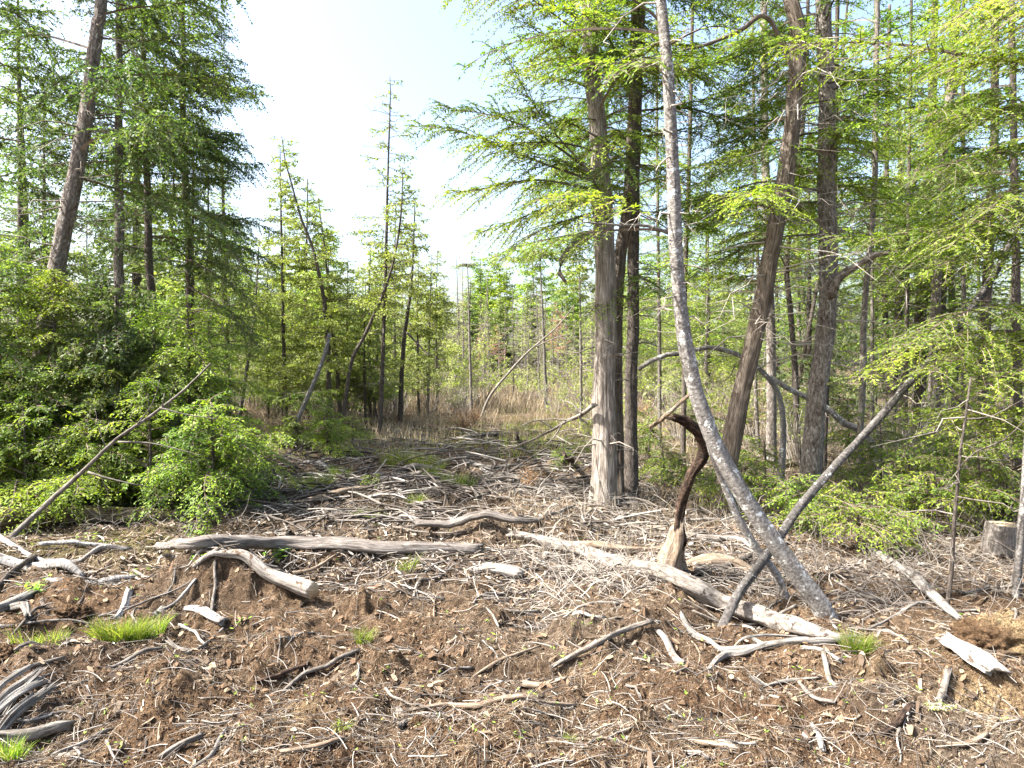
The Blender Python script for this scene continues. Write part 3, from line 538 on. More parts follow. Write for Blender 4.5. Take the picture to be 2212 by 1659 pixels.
tree('pale_barked_tree', 'slender curved tree with blotched pale bark rising from the big fallen log', 'tree',
     [(1806, 1336), (1768, 1300), (1738, 1262), (1700, 1208), (1650, 1137), (1600, 1060), (1560, 988), (1530, 922), (1508, 860), (1494, 805), (1480, 740), (1470, 660), (1462, 560), (1457, 460), (1452, 320), (1445, 190), (1437, 90), (1427, 0), (1420, -60)], 40, 'hemlock', 'birch', 6.2, 3.4, 4.6, blen=.5, n=0, flare=.1, sides=30, topk=.42, taper=.75,
     boughs=[((1437, 75, 5.6), (1000, 145, 5.4), dict(arch=.09, bare=.5, subk=.22, wob=.02, r0=.014, ls=.75)), ((1448, 500, 5.6), (1060, 560, 5.2), dict(arch=.06, bare=.35, subk=.25, wob=.02, r0=.014, ls=.8)), ((1443, 150, 5.6), (1180, 165, 5.4), dict(bare=.3, subk=.25, r0=.008)),
             ((1430, 50, 5.6), (1240, -60, 5.4), dict(bare=.3, r0=.013)), ((1450, 500, 5.6), (1190, 420, 5.1), dict(bare=.25, ls=.8, r0=.006)), ((1440, 100, 5.6), (1620, 60, 5.9), dict(bare=.3, subk=.2, dens=.5)), ((1441, 130, 5.6), (1330, 170, 4.9), dict(bare=.3, dens=.5))],
     limbs=[([(1448, 505, 5.6), (1400, 488, 5.5), (1340, 486, 5.4), (1260, 480, 5.3)], (8, 7, 5, 3))], dead=26, deadL=.45, deadz=(2.2, 4.6), deadm='pale')
tree('pale_barked_tree', 'thinner second stem pressed against the underside of the slender curved tree', 'tree', [(1712, 1308, 5.75), (1676, 1240, 5.75), (1636, 1188, 5.75), (1594, 1118, 5.75), (1560, 1040, 5.75), (1538, 985, 5.72), (1522, 925, 5.66)], 20, None, 'birch', 0, flare=.1, sides=11, topk=.6, base=5.75)
tree('birch_tree', 'straight dark-and-silver birch leaning diagonally behind the curved tree', 'tree', [(1546, 1352), (1592, 1288, 5.35), (1640, 1222, 5.6), (1684, 1160, 5.95), (1732, 1090, 6.2), (1800, 1010, 6.5), (1870, 935, 6.8), (1945, 848, 7.0), (1995, 793, 7.2), (2040, 745, 7.3), (2100, 665, 7.5), (2150, 588, 7.7), (2192, 505, 7.8), (2230, 420, 8)], 23, None, 'darkbirch', 0, flare=0, sides=24, taper=2, topk=.9, dead=14, deadL=.5, deadz=(1.5, 3.6))
b = G(1455, 1252); root = empty('rotten_snag', b); tag(root, 'crooked rust-brown rotten snag standing against the curved pale tree', 'dead stump')
sn = [P(1468, 1170, 6.0), P(1472, 1120, 6.0), P(1480, 1082, 6.0), P(1492, 1044, 5.95), P(1503, 1015, 5.92), P(1522, 985, 5.9), P(1530, 965, 5.88), P(1520, 942, 5.85), P(1505, 926, 5.8), P(1484, 910, 5.75), P(1462, 902, 5.7)]
sw = np.array([26, 19, 21, 17, 18, 23, 26, 24, 22, 20, 15]) / F * 5.9 / 2
wood('stem', [tubeV(sn, sw, 28, .015, .35, 1.2, fiss=.16, kinkn=.45), tubeV([P(1520, 975, 5.88), P(1534, 968, 5.86), P(1541, 958, 5.84)], [.02, .014, .004], 8, .02, .3, 1)], BK['rust'], root, b)
wood('swollen_base', [tubeV([b - A(0, 0, .08), P(1452, 1225, 6.05), P(1462, 1190, 6.02), P(1468, 1150, 6.0), P(1470, 1135, 6.0)], np.array([60, 50, 40, 33, 16]) / F * 6 / 2, 30, .02, .4, .5, fiss=.12, kinkn=.3), tubeV([P(1440, 1240, 6.0), P(1425, 1228, 5.95), P(1412, 1232, 5.9)], [.06, .05, .02], 12, .03, .4, 1)], BK['tan'], root, b)
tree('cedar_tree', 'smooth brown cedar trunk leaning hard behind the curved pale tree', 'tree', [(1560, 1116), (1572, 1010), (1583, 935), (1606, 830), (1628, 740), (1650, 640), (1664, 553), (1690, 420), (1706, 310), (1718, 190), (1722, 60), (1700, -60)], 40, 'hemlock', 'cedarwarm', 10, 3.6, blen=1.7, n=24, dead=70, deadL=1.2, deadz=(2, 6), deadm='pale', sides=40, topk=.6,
     limbs=[([(1728, 190, 8.9), (1660, 40, 8.7), (1600, 65, 8.6), (1530, 95, 8.5), (1475, 108, 8.4)], (10, 10, 9, 7, 4))])
tree('hemlock_tree', 'sturdy trunk with flaking pale plates, sunlit on one side, behind the diagonal birch', 'tree', [(1746, 1088), (1758, 960), (1765, 850), (1780, 740), (1788, 620), (1788, 500), (1786, 380), (1785, 200), (1780, 60), (1778, -60)], 42, 'hemlock', 'hemlock', 12, 3.6, blen=1.8, n=38, dead=110, deadL=1.2, deadz=(1.8, 7), deadm='pale', sides=44, topk=.5,
     limbs=[([(1795, 640, 9.7), (1812, 600, 9.6), (1845, 578, 9.5), (1892, 550, 9.3), (1940, 545, 9.2)], (22, 20, 16, 12, 6))], boughs=[((1790, 420, 9.7), (1560, 440, 8.8), dict(bare=.4, dens=.5)), ((1785, 330, 9.7), (1500, 400, 8.7), {}), ((1785, 260, 9.7), (1960, 300, 8.8), {}), ((1785, 100, 9.7), (1560, 100, 8.8), {}), ((1785, 180, 9.7), (2000, 200, 8.8), {})])
RG = 'trunks of the dense wood beyond the diagonal birch'
rt = [  # label, pix, w, bark, type, n, ls
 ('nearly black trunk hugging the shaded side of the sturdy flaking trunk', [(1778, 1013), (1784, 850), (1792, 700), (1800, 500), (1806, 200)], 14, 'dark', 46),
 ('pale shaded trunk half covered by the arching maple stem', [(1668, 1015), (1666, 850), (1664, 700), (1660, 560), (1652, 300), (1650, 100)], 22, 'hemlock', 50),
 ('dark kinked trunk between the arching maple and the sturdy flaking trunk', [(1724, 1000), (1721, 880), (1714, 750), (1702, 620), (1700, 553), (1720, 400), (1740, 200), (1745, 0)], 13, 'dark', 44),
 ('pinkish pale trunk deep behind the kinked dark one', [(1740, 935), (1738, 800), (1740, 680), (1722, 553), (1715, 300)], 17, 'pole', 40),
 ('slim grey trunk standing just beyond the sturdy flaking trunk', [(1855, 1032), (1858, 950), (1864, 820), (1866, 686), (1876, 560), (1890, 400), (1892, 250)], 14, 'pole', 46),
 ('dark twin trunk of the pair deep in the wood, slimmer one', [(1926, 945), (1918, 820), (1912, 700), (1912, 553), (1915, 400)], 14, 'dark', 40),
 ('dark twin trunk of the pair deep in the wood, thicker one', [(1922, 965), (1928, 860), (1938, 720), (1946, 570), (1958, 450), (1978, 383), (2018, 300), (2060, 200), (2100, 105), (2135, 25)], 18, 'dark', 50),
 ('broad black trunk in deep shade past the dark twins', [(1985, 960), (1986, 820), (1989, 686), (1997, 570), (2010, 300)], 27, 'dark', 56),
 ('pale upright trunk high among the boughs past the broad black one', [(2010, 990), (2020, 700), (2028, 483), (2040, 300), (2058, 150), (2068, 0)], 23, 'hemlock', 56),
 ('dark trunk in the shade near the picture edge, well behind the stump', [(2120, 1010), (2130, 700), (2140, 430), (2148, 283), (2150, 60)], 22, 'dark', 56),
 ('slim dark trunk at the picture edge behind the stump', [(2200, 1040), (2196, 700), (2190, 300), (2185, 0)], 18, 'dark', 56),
 ('thin dark trunk rising between the three cedars and the leaning brown cedar', [(1475, 985), (1478, 800), (1480, 600), (1490, 300)], 12, 'dark', 44),
 ('thin grey stem beyond the slim grey trunk, towards the dark twins', [(1885, 975), (1884, 700), (1886, 420)], 8, 'pole', 30),
 ('black leaning stem crossing behind the sturdy flaking trunk', [(1700, 955), (1738, 760), (1775, 560), (1800, 380)], 9, 'dark', 26),
 ('thin black stem between the dark twins and the broad black trunk', [(1955, 985), (1958, 760), (1962, 480)], 10, 'dark', 30),
 ('slim pale stem rising past the crooked dark sapling', [(2078, 1000), (2082, 700), (2080, 380)], 11, 'pole', 30),
 ('thin crooked grey stem close behind the leaning brown cedar', [(1640, 985), (1632, 820), (1640, 640), (1632, 430)], 9, 'pole', 26),
 ('slim straight grey trunk left of the leaning brown cedar, far back', [(1425, 955), (1424, 700), (1420, 400)], 9, 'pole', 44),
]
for lb, px, w_, bk, nb in rt:
    tree('hemlock_tree', lb, 'tree', px, w_, 'hemlock', bk, 11.5, U(3.0, 4.2), blen=1.7, n=int(nb * .62), group=RG, dead=26, deadL=1.1, deadz=(1, 6), sides=12, ls=1.25, topk=.45)
tree('maple_tree', 'dark arching maple stem that bows over towards the three cedars', 'tree', [(1684, 1017), (1692, 930), (1682, 853), (1658, 815), (1640, 795), (1590, 765), (1530, 750), (1480, 762), (1440, 766), (1405, 780), (1378, 798)], 17, None, 'birch', 0, flare=0, sides=11, taper=.9, topk=.6, base=11.2)
tree('leaning_dead_trunk', 'lichen-spotted dead trunk propped low behind the diagonal birch', 'dead trunk', [(1916, 978), (1868, 938), (1825, 915), (1782, 878), (1742, 858), (1700, 838), (1662, 814)], 18, None, 'birch', 0, flare=0, sides=10, topk=.6, base=12)
tree('leaning_dead_trunk', 'dark dead trunk slanting down to the ground behind the stump', 'dead trunk', [(2178, 1090), (2150, 960), (2092, 885), (2050, 840), (2012, 790)], 15, None, 'dark', 0, flare=0, sides=10, topk=.7, base=9)
tree('maple_sapling', 'thin dark crooked sapling in front of the stump', 'sapling', [(2044, 1302), (2055, 1240), (2062, 1120), (2068, 1060), (2075, 970), (2086, 900), (2097, 815)], 10, None, 'dark', 0, flare=0, sides=8, topk=.4, limbs=[([(2084, 905, 5.7), (2140, 900, 5.7), (2215, 860, 5.7)], (4, 3, 2)), ([(2072, 1010, 5.7), (2110, 975, 5.7), (2170, 950, 5.6), (2215, 905, 5.6)], (5, 4, 3, 2)), ([(2062, 1160, 5.7), (2030, 1080, 5.8)], (4, 2))], dead=16, deadL=.5, deadz=(.4, 1.9))
tree('birch_tree', 'small silvery birch stem at the picture edge in front of the stump', 'tree', [(2194, 1296), (2200, 1220), (2207, 1130), (2216, 1000)], 17, None, 'birch', 3.5, flare=.2, sides=10)
tree('leaning_dead_trunk', 'thin black dead stem leaning at the foot of the silvery birch', 'dead trunk', [(2192, 1300), (2150, 1256, 5.9), (2092, 1212, 6.1)], 12, None, 'dark', 0, flare=0, sides=8)
# big hemlock just outside the frame whose boughs hang in
tree('hemlock_tree', 'hemlock at the picture edge with bright layered boughs hanging over the diagonal birch', 'tree', [(2330, 1180), (2325, 700), (2330, 200)], 40, 'hemlock', 'hemlock', 9, 3.2, blen=1.6, n=16, az=(3.3, .7), ls=.95,
     boughs=[((2330, 720, 7.4), (1880, 800, 6.8), dict(arch=.06)), ((2330, 690, 7.4), (1960, 730, 6.3), dict(arch=.07)), ((2330, 760, 7.4), (2010, 790, 6.2), dict(arch=.05)), ((2330, 560, 7.4), (2000, 600, 6.8), {}), ((2330, 540, 7.4), (1800, 510, 7.2), dict(arch=.05)),
             ((2330, 900, 7.4), (2040, 930, 6.5), {}), ((2330, 480, 7.4), (2060, 520, 6.3), {}), ((2320, 230, 7.4), (1960, 240, 6.6), dict(bare=.2, arch=.0)), ((2320, 130, 7.4), (1700, 60, 6.6), dict(bare=.2, arch=-.03)), ((2320, 330, 7.4), (1980, 400, 6.6), {}), ((2320, 20, 7.4), (2060, 60, 6.2), {}),
             ((2330, 980, 7.4), (1960, 900, 6.9), {}), ((2330, 420, 7.4), (2120, 450, 6.2), {}), ((2330, 830, 7.4), (2130, 860, 6), {})])
YL = [(1565, 1010, 940, .7, 'bright young fir covering the foot of the leaning brown cedar'), (1600, 1120, 1000, .55, 'low fir seedling between the curved pale tree and the leaning brown cedar'), (1700, 1145, 1030, .6, 'bright yellow-green fir at the foot of the sturdy flaking trunk'),
      (1650, 1050, 950, .6, 'young fir in front of the arching maple foot'), (1800, 1120, 1040, .55, 'small fir under the diagonal birch, near its middle'), (1850, 1190, 1090, .6, 'low hemlock spreading above the splintered grey log'), (1900, 1060, 900, .8, 'young hemlock under the slim grey trunk'),
      (1960, 1120, 960, .8, 'leafy young hemlock in front of the broad black trunk'), (2020, 1160, 1020, .7, 'young hemlock behind the crooked dark sapling'), (2110, 1140, 930, .9, 'tall young hemlock behind the stump'), (2185, 1110, 900, .9, 'young hemlock at the picture edge behind the stump'),
      (1480, 1075, 990, .5, 'small fir between the three cedars and the rotten snag'), (1430, 1050, 960, .5, 'small fir right behind the three cedars'), (1400, 1000, 880, .6, 'slim young hemlock in the shade beside the dark cedar trunk'), (1940, 1180, 1110, .5, 'tiny hemlock in front of the twiggy tangle'),
      (1545, 1090, 1030, .4, 'tiny fir beside the upper rotten snag'), (1740, 1160, 1100, .45, 'seedling fir where the diagonal birch passes the flaking trunk'), (2060, 1050, 860, .9, 'mid-sized hemlock in the shade past the crooked sapling'), (1500, 950, 840, .8, 'feathery young cedar seen through the gap past the curved tree'), (1830, 1000, 860, .8, 'young hemlock behind the lichen-spotted dead trunk')]
for px, py, ty, s_, lb in YL: young(lb, px, py, ty, s_, int(14 + s_ * 16), bw=6, nm=.62, dens=.8)
for px, py, ty, s_, lb in [(1215, 1010, 960, .3, 'tiny green fir left of the three cedars'), (802, 1052, 1025, .12, 'tiny bright seedling fir standing in the brush pile'), (1290, 985, 900, .4, 'young fir leaning on the big shaggy cedar')]: young(lb, px, py, ty, s_, 14, bw=4, ls=.6, z0=.03, spacing=.05)
# ------------------------------------------------------------------ background trees: variants copied with all their parts
ORD = ('first second third fourth fifth sixth seventh eighth ninth tenth eleventh twelfth thirteenth fourteenth fifteenth sixteenth seventeenth eighteenth nineteenth').split()
TENS = {2: 'twent', 3: 'thirt', 4: 'fort', 5: 'fift', 6: 'sixt', 7: 'sevent', 8: 'eight', 9: 'ninet'}
def ordw(k):
    if k < 20: return ORD[k - 1]
    if k < 100: return TENS[k // 10] + 'ieth' if k % 10 == 0 else TENS[k // 10] + 'y-' + ORD[k % 10 - 1]
    return 'hundred-and-' + ordw(k - 100) if k > 100 else 'hundredth'
def variant(name, typ, h, r, blen, n, z0, ls, bk='dark', tw='brown', cone=True, dead=0, dens=1., lean=.02, lm=None, sp=.13, deadL=.8):
    n = int(n * 1.4)
    root = empty(name, (0, 0, 0)); T = TYPES[typ]
    pts = np.array([[0, 0, -.1], [lean * h * .4, 0, h * .4], [lean * h, .1, h]]); wood('trunk', [tubeV(pts, [r, r * .7, .015], 8, .5, .08)], BK[bk], root)
    cr = Crown(); lf = (T['leaf'][0] * ls, T['leaf'][1] * ls)
    for i in range(n):
        q = (i + U(0, 1)) / n; z = z0 + (h - z0) * q; p = A(lean * z, 0, z); a = U(0, 6.283); L = blen * ((1 - q) ** .8 * .95 + .08 if cone else (1 - .6 * q)) * U(.6, 1.25)
        cr.bough(p, p + A(math.cos(a), math.sin(a), U(-.2, .25)) * L, leaf=lf, spacing=sp, bare=.12, dens=dens, subk=T['subk'], tuft=T['tuft'], droop=T['droop'], arch=T['arch'], lsp=lf[0] * .5)
    cr.build('crown', LM[lm or T['lm']], TW[tw], root, (0, 0, 0))
    if dead:
        sm, _ = spline(pts, [1, 1, 1], .4); twigmesh('dead_branches', deadtwigs(sm, h * .15, h * .8 if cone == 2 else z0 + h * .2, dead, deadL, .012), TW['grey'], root, (0, 0, 0))
    return root
def place(root, x, y, s=1, rz=0, first=None):
    r = root.copy(); C.objects.link(r); r.location = (x, y, float(hbase(x, y))); r.rotation_euler = (0, 0, rz); r.scale = (s * U(.9, 1.1), s * U(.9, 1.1), s)
    for ch in root.children: c = ch.copy(); C.objects.link(c); c.parent = r
    return r
def drop(root):
    for ch in list(root.children): bpy.data.objects.remove(ch)
    bpy.data.objects.remove(root)
SPOT = []
def scatter(protos, n, pxr, Dr, base, cat, grp, sr=(.8, 1.2), gap=1.2, avoid=None):
    out = []; k = 0
    while len(out) < n and k < n * 60:
        k += 1; D = (U(Dr[0] ** .5, Dr[1] ** .5)) ** 2; px = U(*pxr); x = (px - CX) / F * D
        if avoid and avoid(px, D): continue
        if any((x - a) ** 2 + (D - b) ** 2 < (gap * max(1, D / 30)) ** 2 for a, b in SPOT): continue
        SPOT.append((x, D)); r = place(protos[rng.integers(len(protos))], x, D, U(*sr), U(0, 6.283)); out.append((px, r))
    out.sort(key=lambda t: t[0])
    for i, (px, r) in enumerate(out): tag(r, base % ordw(i + 1), cat, grp)
    return out
hem = [variant('hemlock_tree', 'hemlock', 10.5, .12, 1.9, 56, 2.2, 2.0, dead=14), variant('hemlock_tree', 'hemlock', 9, .09, 1.6, 52, 1.2, 2.2, 'pole', dead=10, lean=-.04)]
ced = [variant('cedar_tree', 'cedar', 10, .11, 1.6, 64, 1.0, 2.2, dead=8), variant('cedar_tree', 'thicket', 8.5, .08, 1.4, 60, .7, 1.6, lean=.05, dead=8)]
scatter(hem + ced[:1], 17, (1400, 2420), (16, 30), '%s tree counted from the three cedars among the shaded wood behind the flaking trunk', 'tree', 'deep wood trees past the flaking trunk')
scatter(hem + ced, 26, (1320, 2400), (30, 62), '%s tree counted from the gap in the far pale rows of the wood', 'tree', 'far rows of the wood beyond the three cedars', gap=1.5)
scatter(hem[:1] + ced, 11, (-150, 500), (16, 30), '%s tree counted from the picture edge in the wood behind the leaning cedar', 'tree', 'wood behind the leaning cedar')
scatter(hem + ced, 16, (-150, 640), (30, 60), '%s tree counted from the picture edge in the farthest rows behind the leaning cedar', 'tree', 'farthest rows behind the leaning cedar', gap=1.5)
scatter(ced[1:] + ced[1:] + hem[1:], 16, (570, 930), (23, 46), '%s leafy tree from the broken snag towards the gap behind the cedar thicket', 'tree', 'trees behind the cedar thicket', (.5, .78))
for r in hem + ced: drop(r)
spr = [variant('spruce_tree', 'spruce', 12.5, .13, 2.6, 110, 3.0, 3.6, tw='dark', dead=30, sp=.16, deadL=1.2), variant('spruce_tree', 'spruce', 10.5, .11, 2.2, 90, 1.5, 3.6, tw='dark', dead=20, sp=.16, deadL=1.1), variant('pine_tree', 'spruce', 14, .15, 2.6, 60, 5.5, 3.4, 'pole', tw='dark', cone=False, dead=40, sp=.16, lm='hemlock', deadL=1.4)]
lar = [variant('larch_tree', 'spruce', 10.5, .09, 1.3, 34, 4.0, 1.8, 'pole', 'grey', cone=2, dead=60, dens=.8, sp=.3, lm='willow', deadL=1.2), variant('larch_tree', 'spruce', 9, .07, 1.1, 24, 4.0, 1.8, 'pole', 'grey', cone=2, dead=60, dens=.6, lean=-.03, sp=.3, lm='thicket')]
red = [variant('maple_tree', 'spruce', 8.8, .06, 1.5, 34, 4.0, 1.8, 'pole', 'grey', cone=False, dead=40, dens=.5, sp=.22, lm='redbud')]
scatter(spr, 80, (420, 1620), (62, 92), '%s conifer along the distant dark treeline closing the meadow', 'conifer', 'distant conifers closing the meadow', (.68, .98), 1.2)
scatter(lar, 95, (820, 1500), (38, 66), '%s bare grey larch across the meadow in front of the distant treeline', 'larch', 'bare larches across the meadow', (.5, .82), .45)
scatter(red, 5, (1020, 1230), (50, 60), '%s red-budding maple across the meadow among bare larches', 'maple', 'red-budding maples across the meadow', (.5, .75), 1)
for r in spr + lar + red: drop(r)
# shrubs: willow with yellow-green spring leaves on bare stems
def shrub(name, nst, h, sp, lm, nl, leaf, tw='grey', upper=.35, fine=1.):
    root = empty(name, (0, 0, 0)); cr = Crown(); u = np.linspace(0, 1, 6)
    az = U(0, 6.283, nst); d = np.stack([np.cos(az), np.sin(az), 0 * az], 1); b = d * U(0, .25, nst)[:, None] * sp; Ls = h * U(.55, 1.1, nst); sx = sp * U(.1, 1, nst)
    Pt = b[:, None] + d[:, None] * (sx[:, None] * u ** 1.4)[..., None] + A(0, 0, 1) * (Ls[:, None] * u)[..., None] + rng.normal(0, .03, (nst, 6, 3)) * u[None, :, None]
    V, Q, bi = tubes(Pt, (U(.008, .016, nst) * fine)[:, None] * (1.1 - u)[None], 3)
    mesh('stems', V, Q, None, [TW[tw]], None, True, {'rnd': U(0, 1, nst)[bi]}, None, root, (0, 0, 0))
    k = rng.integers(0, nst, nst * 5); q = U(.25, 1, nst * 5); B = np.stack([[np.interp(q[i], u, Pt[k[i], :, c]) for i in range(len(k))] for c in range(3)], 1)
    dd = nrm(d[k] * .5 + A(0, 0, .8) + rng.normal(0, .5, (len(k), 3))); L2 = h * U(.1, .3, len(k)); P2 = B[:, None] + dd[:, None] * (L2[:, None] * u)[..., None]
    cr.add_tw(P2, np.full((len(k), 1), .006 * fine) * (1.1 - u)[None])
    t = U(upper, 1, nl); ks = rng.integers(0, len(k), nl); qq = U(0, 1, nl); lp = B[ks] + dd[ks] * (L2[ks] * qq)[:, None]; keep = lp[:, 2] > h * upper; lp = lp[keep] + rng.normal(0, .03, (keep.sum(), 3))
    m_ = len(lp); V, Q = leavesV(lp, nrm(rng.normal(0, 1, (m_, 3)) + A(0, 0, .5)), nrm(rng.normal(0, 1, (m_, 3))), leaf[0] * U(.6, 1.4, m_), leaf[1] * U(.7, 1.3, m_)); cr.lf.append((V, Q, U(0, 1, m_), np.full(m_, .5)))
    cr.build('foliage', LM[lm], TW[tw], root, (0, 0, 0)); return root
wil = [shrub('willow_shrub', 34, 2.4, 1.5, 'willow', 1500, (.10, .04), upper=.45), shrub('willow_shrub', 26, 1.9, 1.3, 'willow', 1000, (.10, .04), upper=.4), shrub('willow_shrub', 40, 1.6, 1.2, 'willow', 500, (.08, .03), 'pale', .3)]
scatter(wil[:2], 34, (420, 1560), (30, 46), '%s yellow-green willow bush at the far side of the meadow', 'shrub', 'willow bushes at the far side of the meadow', (.8, 1.3), .9)
scatter(wil[2:] + wil[:1], 26, (440, 1000), (21, 31), '%s bushy grey-stemmed shrub among the trunks of the thicket', 'shrub', 'shrubs in the thicket', (.7, 1.1), .8, avoid=lambda px, D: px > 860 and D < 26)
scatter(wil[2:] + wil[1:2], 26, (1200, 2250), (12.5, 28), '%s twiggy shrub on the woodland floor past the three cedars', 'shrub', 'twiggy shrubs past the three cedars', (.6, 1.0), .8)
for r in wil: drop(r)
bs = shrub('withered_shrub', 34, .62, .45, 'brown', 420, (.05, .03), 'brown', .3, .6); b = G(1005, 936); r = place(bs, b[0], b[1]); tag(r, 'withered brown shrub with curled leaves alone at the far end of the brush pile', 'shrub')
b = G(1055, 918); r = place(bs, b[0] - .5, b[1] + .6, .8, 2); tag(r, 'second smaller withered shrub right at the foot of the pale leaning pole', 'shrub')
for i, (px, py, s_) in enumerate(((862, 925, .8), (1150, 1060, .6), (1330, 900, .9), (1390, 905, 1.))):
    b = G(px, py); r = place(bs, b[0], b[1], s_, i); tag(r, ('orange-brown withered weeds at the foot of the dark straight stem', 'small withered shrub between the brush pile and the three cedars', 'rusty withered shrub at the meadow edge by the three cedars', 'rusty withered shrub hidden behind the three cedars')[i], 'shrub')
drop(bs)
# ------------------------------------------------------------------ logs and branches lying on the ground
LOGS = []
def log(name, label, cat, px, wpx, mt, ends=None, ragged=1., sides=26, group=None, limbs=(), cut=None, lift=.35, rough=.22, step=.03):
    pts = []; 
    for q in px:
        if len(q) > 2: pts.append(P(*q))
        else:
            p = G(q[0], q[1]); pts.append(p)
    ws = wpx if isinstance(wpx, (tuple, list)) else [wpx] * len(pts); ws = np.interp(np.linspace(0, 1, len(pts)), np.linspace(0, 1, len(ws)), ws)
    rad = [w_ / F * p[1] / 2 for w_, p in zip(ws, pts)]
    for i, (q, p) in enumerate(zip(px, pts)):
        if len(q) < 3: p[2] = float(H(p[0], p[1])) + rad[i] * lift + .01
    up_ = 0
    if all(len(q) < 3 for q in px) and max(ws) > 11:      # a stiff log rests on the highest bumps under it
        s_, r_ = spline(pts, rad, .05); cl_ = H(s_[:, 0], s_[:, 1]) - (s_[:, 2] - r_ * .9); up_ = max(0., float(np.percentile(cl_, 88)))
        for p in pts: p[2] += up_
    parts = [tubeV(pts, rad, sides, step, rough, ragged, fiss=.13, kinkn=.35)]
    for lb in limbs:
        lp = []
        for q in lb[0]:
            p = P(*q) if len(q) > 2 else G(q[0], q[1])
            if len(q) < 3: p[2] = float(H(p[0], p[1])) + .015 + up_
            lp.append(p)
        lr = [x / F * lp[0][1] / 2 for x in lb[1]]; parts.append(tubeV(lp, np.interp(np.linspace(0, 1, len(lp)), np.linspace(0, 1, len(lr)), lr), 10, .03, .2, 1, kinkn=.3))
    o = wood(name, parts, BK[mt], None, pts[0], BK[cut] if cut else None); tag(o, label, cat, group); LOGS.append(o); return o
log('fallen_log', 'big fallen trunk with peeling bark ending at the grass tuft beside the curved tree', 'log', [(1108, 1150), (1210, 1190), (1304, 1228), (1400, 1262), (1482, 1292), (1560, 1314), (1650, 1342), (1745, 1374), (1842, 1392)], (15, 24, 30, 34, 36, 38, 38, 30, 14), 'peel', lift=.75, limbs=[([(1250, 1208), (1230, 1190, 7.0), (1210, 1170, 7.0)], (5, 3))])
log('fallen_log', 'straight grey split log lying level across the clearing', 'log', [(340, 1203), (420, 1205), (600, 1203), (800, 1202), (950, 1202), (1028, 1204)], (14, 27, 27, 27, 26, 22), 'log', lift=.95, ragged=1.4)
log('cut_log', 'forked pale log ending in a sawn round face, half buried in the peat mound', 'log', [(418, 1232), (455, 1222), (490, 1220), (530, 1234), (575, 1254), (625, 1280), (676, 1304)], (8, 13, 18, 21, 26, 34, 37), 'white', ragged=0, cut='cut', lift=1.2, limbs=[([(490, 1218), (525, 1206), (550, 1198)], (14, 8, 3)), ([(470, 1220), (430, 1224), (400, 1236)], (9, 5, 3))])
log('fallen_log', 'long brown log lying behind the level split log and in front of the brush', 'log', [(900, 1166), (975, 1156), (1054, 1146), (1150, 1132), (1240, 1118)], (13, 18, 16, 11, 5), 'log', lift=.8)
log('fallen_log', 'pale slim log right behind the peeling trunk, ending at the rotten snag', 'log', [(1195, 1172), (1304, 1194), (1370, 1198), (1438, 1199)], (8, 17, 17, 16), 'tan', lift=.8)
log('fallen_log', 'bleached crooked branch from the rotten snag towards the thin second stem', 'branch', [(1484, 1168), (1540, 1176), (1602, 1182), (1640, 1208)], (8, 12, 14, 8), 'white', lift=1)
log('fallen_log', 'thick short bleached log piece just past the rotten snag', 'log', [(1480, 1226), (1530, 1232), (1580, 1240), (1640, 1252)], (20, 30, 26, 16), 'tan', lift=.8)
log('fallen_log', 'dark thin log crossing above the thick bleached piece', 'log', [(1500, 1262), (1560, 1246), (1620, 1232)], (12, 12, 8), 'dark', lift=1)
log('mossy_log', 'long dark log with mossy patches behind the white birch pieces', 'log', [(-60, 1165), (60, 1150), (180, 1140), (300, 1128), (400, 1120)], (44, 42, 38, 30, 22), 'mossy', lift=.8)
for lb, px, w_, m_ in [
 ('white birch log cut by the picture edge, thickest of the birch pieces', [(-30, 1212), (60, 1222), (130, 1240), (176, 1246)], (20, 22, 20, 12), 'whitebirch'),
 ('white birch pole in front of the thickest birch piece, touching the peat mound', [(112, 1262), (190, 1259), (240, 1254), (284, 1250)], (12, 15, 14, 10), 'whitebirch'),
 ('white birch stick curving in from the picture edge, topmost of the birch pieces', [(-10, 1180), (40, 1196), (90, 1210), (140, 1216)], (12, 12, 10, 6), 'whitebirch'),
 ('grey birch log with ringed bark just behind the peat mound', [(110, 1213), (170, 1208), (220, 1200), (275, 1199)], (11, 14, 15, 14), 'birch'),
 ('thin white birch pole above the ringed grey one', [(90, 1194), (160, 1192), (250, 1190)], (8, 11, 7), 'whitebirch')]:
    log('birch_log', lb, 'birch log', px, w_, m_, group='birch pieces beside the peat mound', lift=.9)
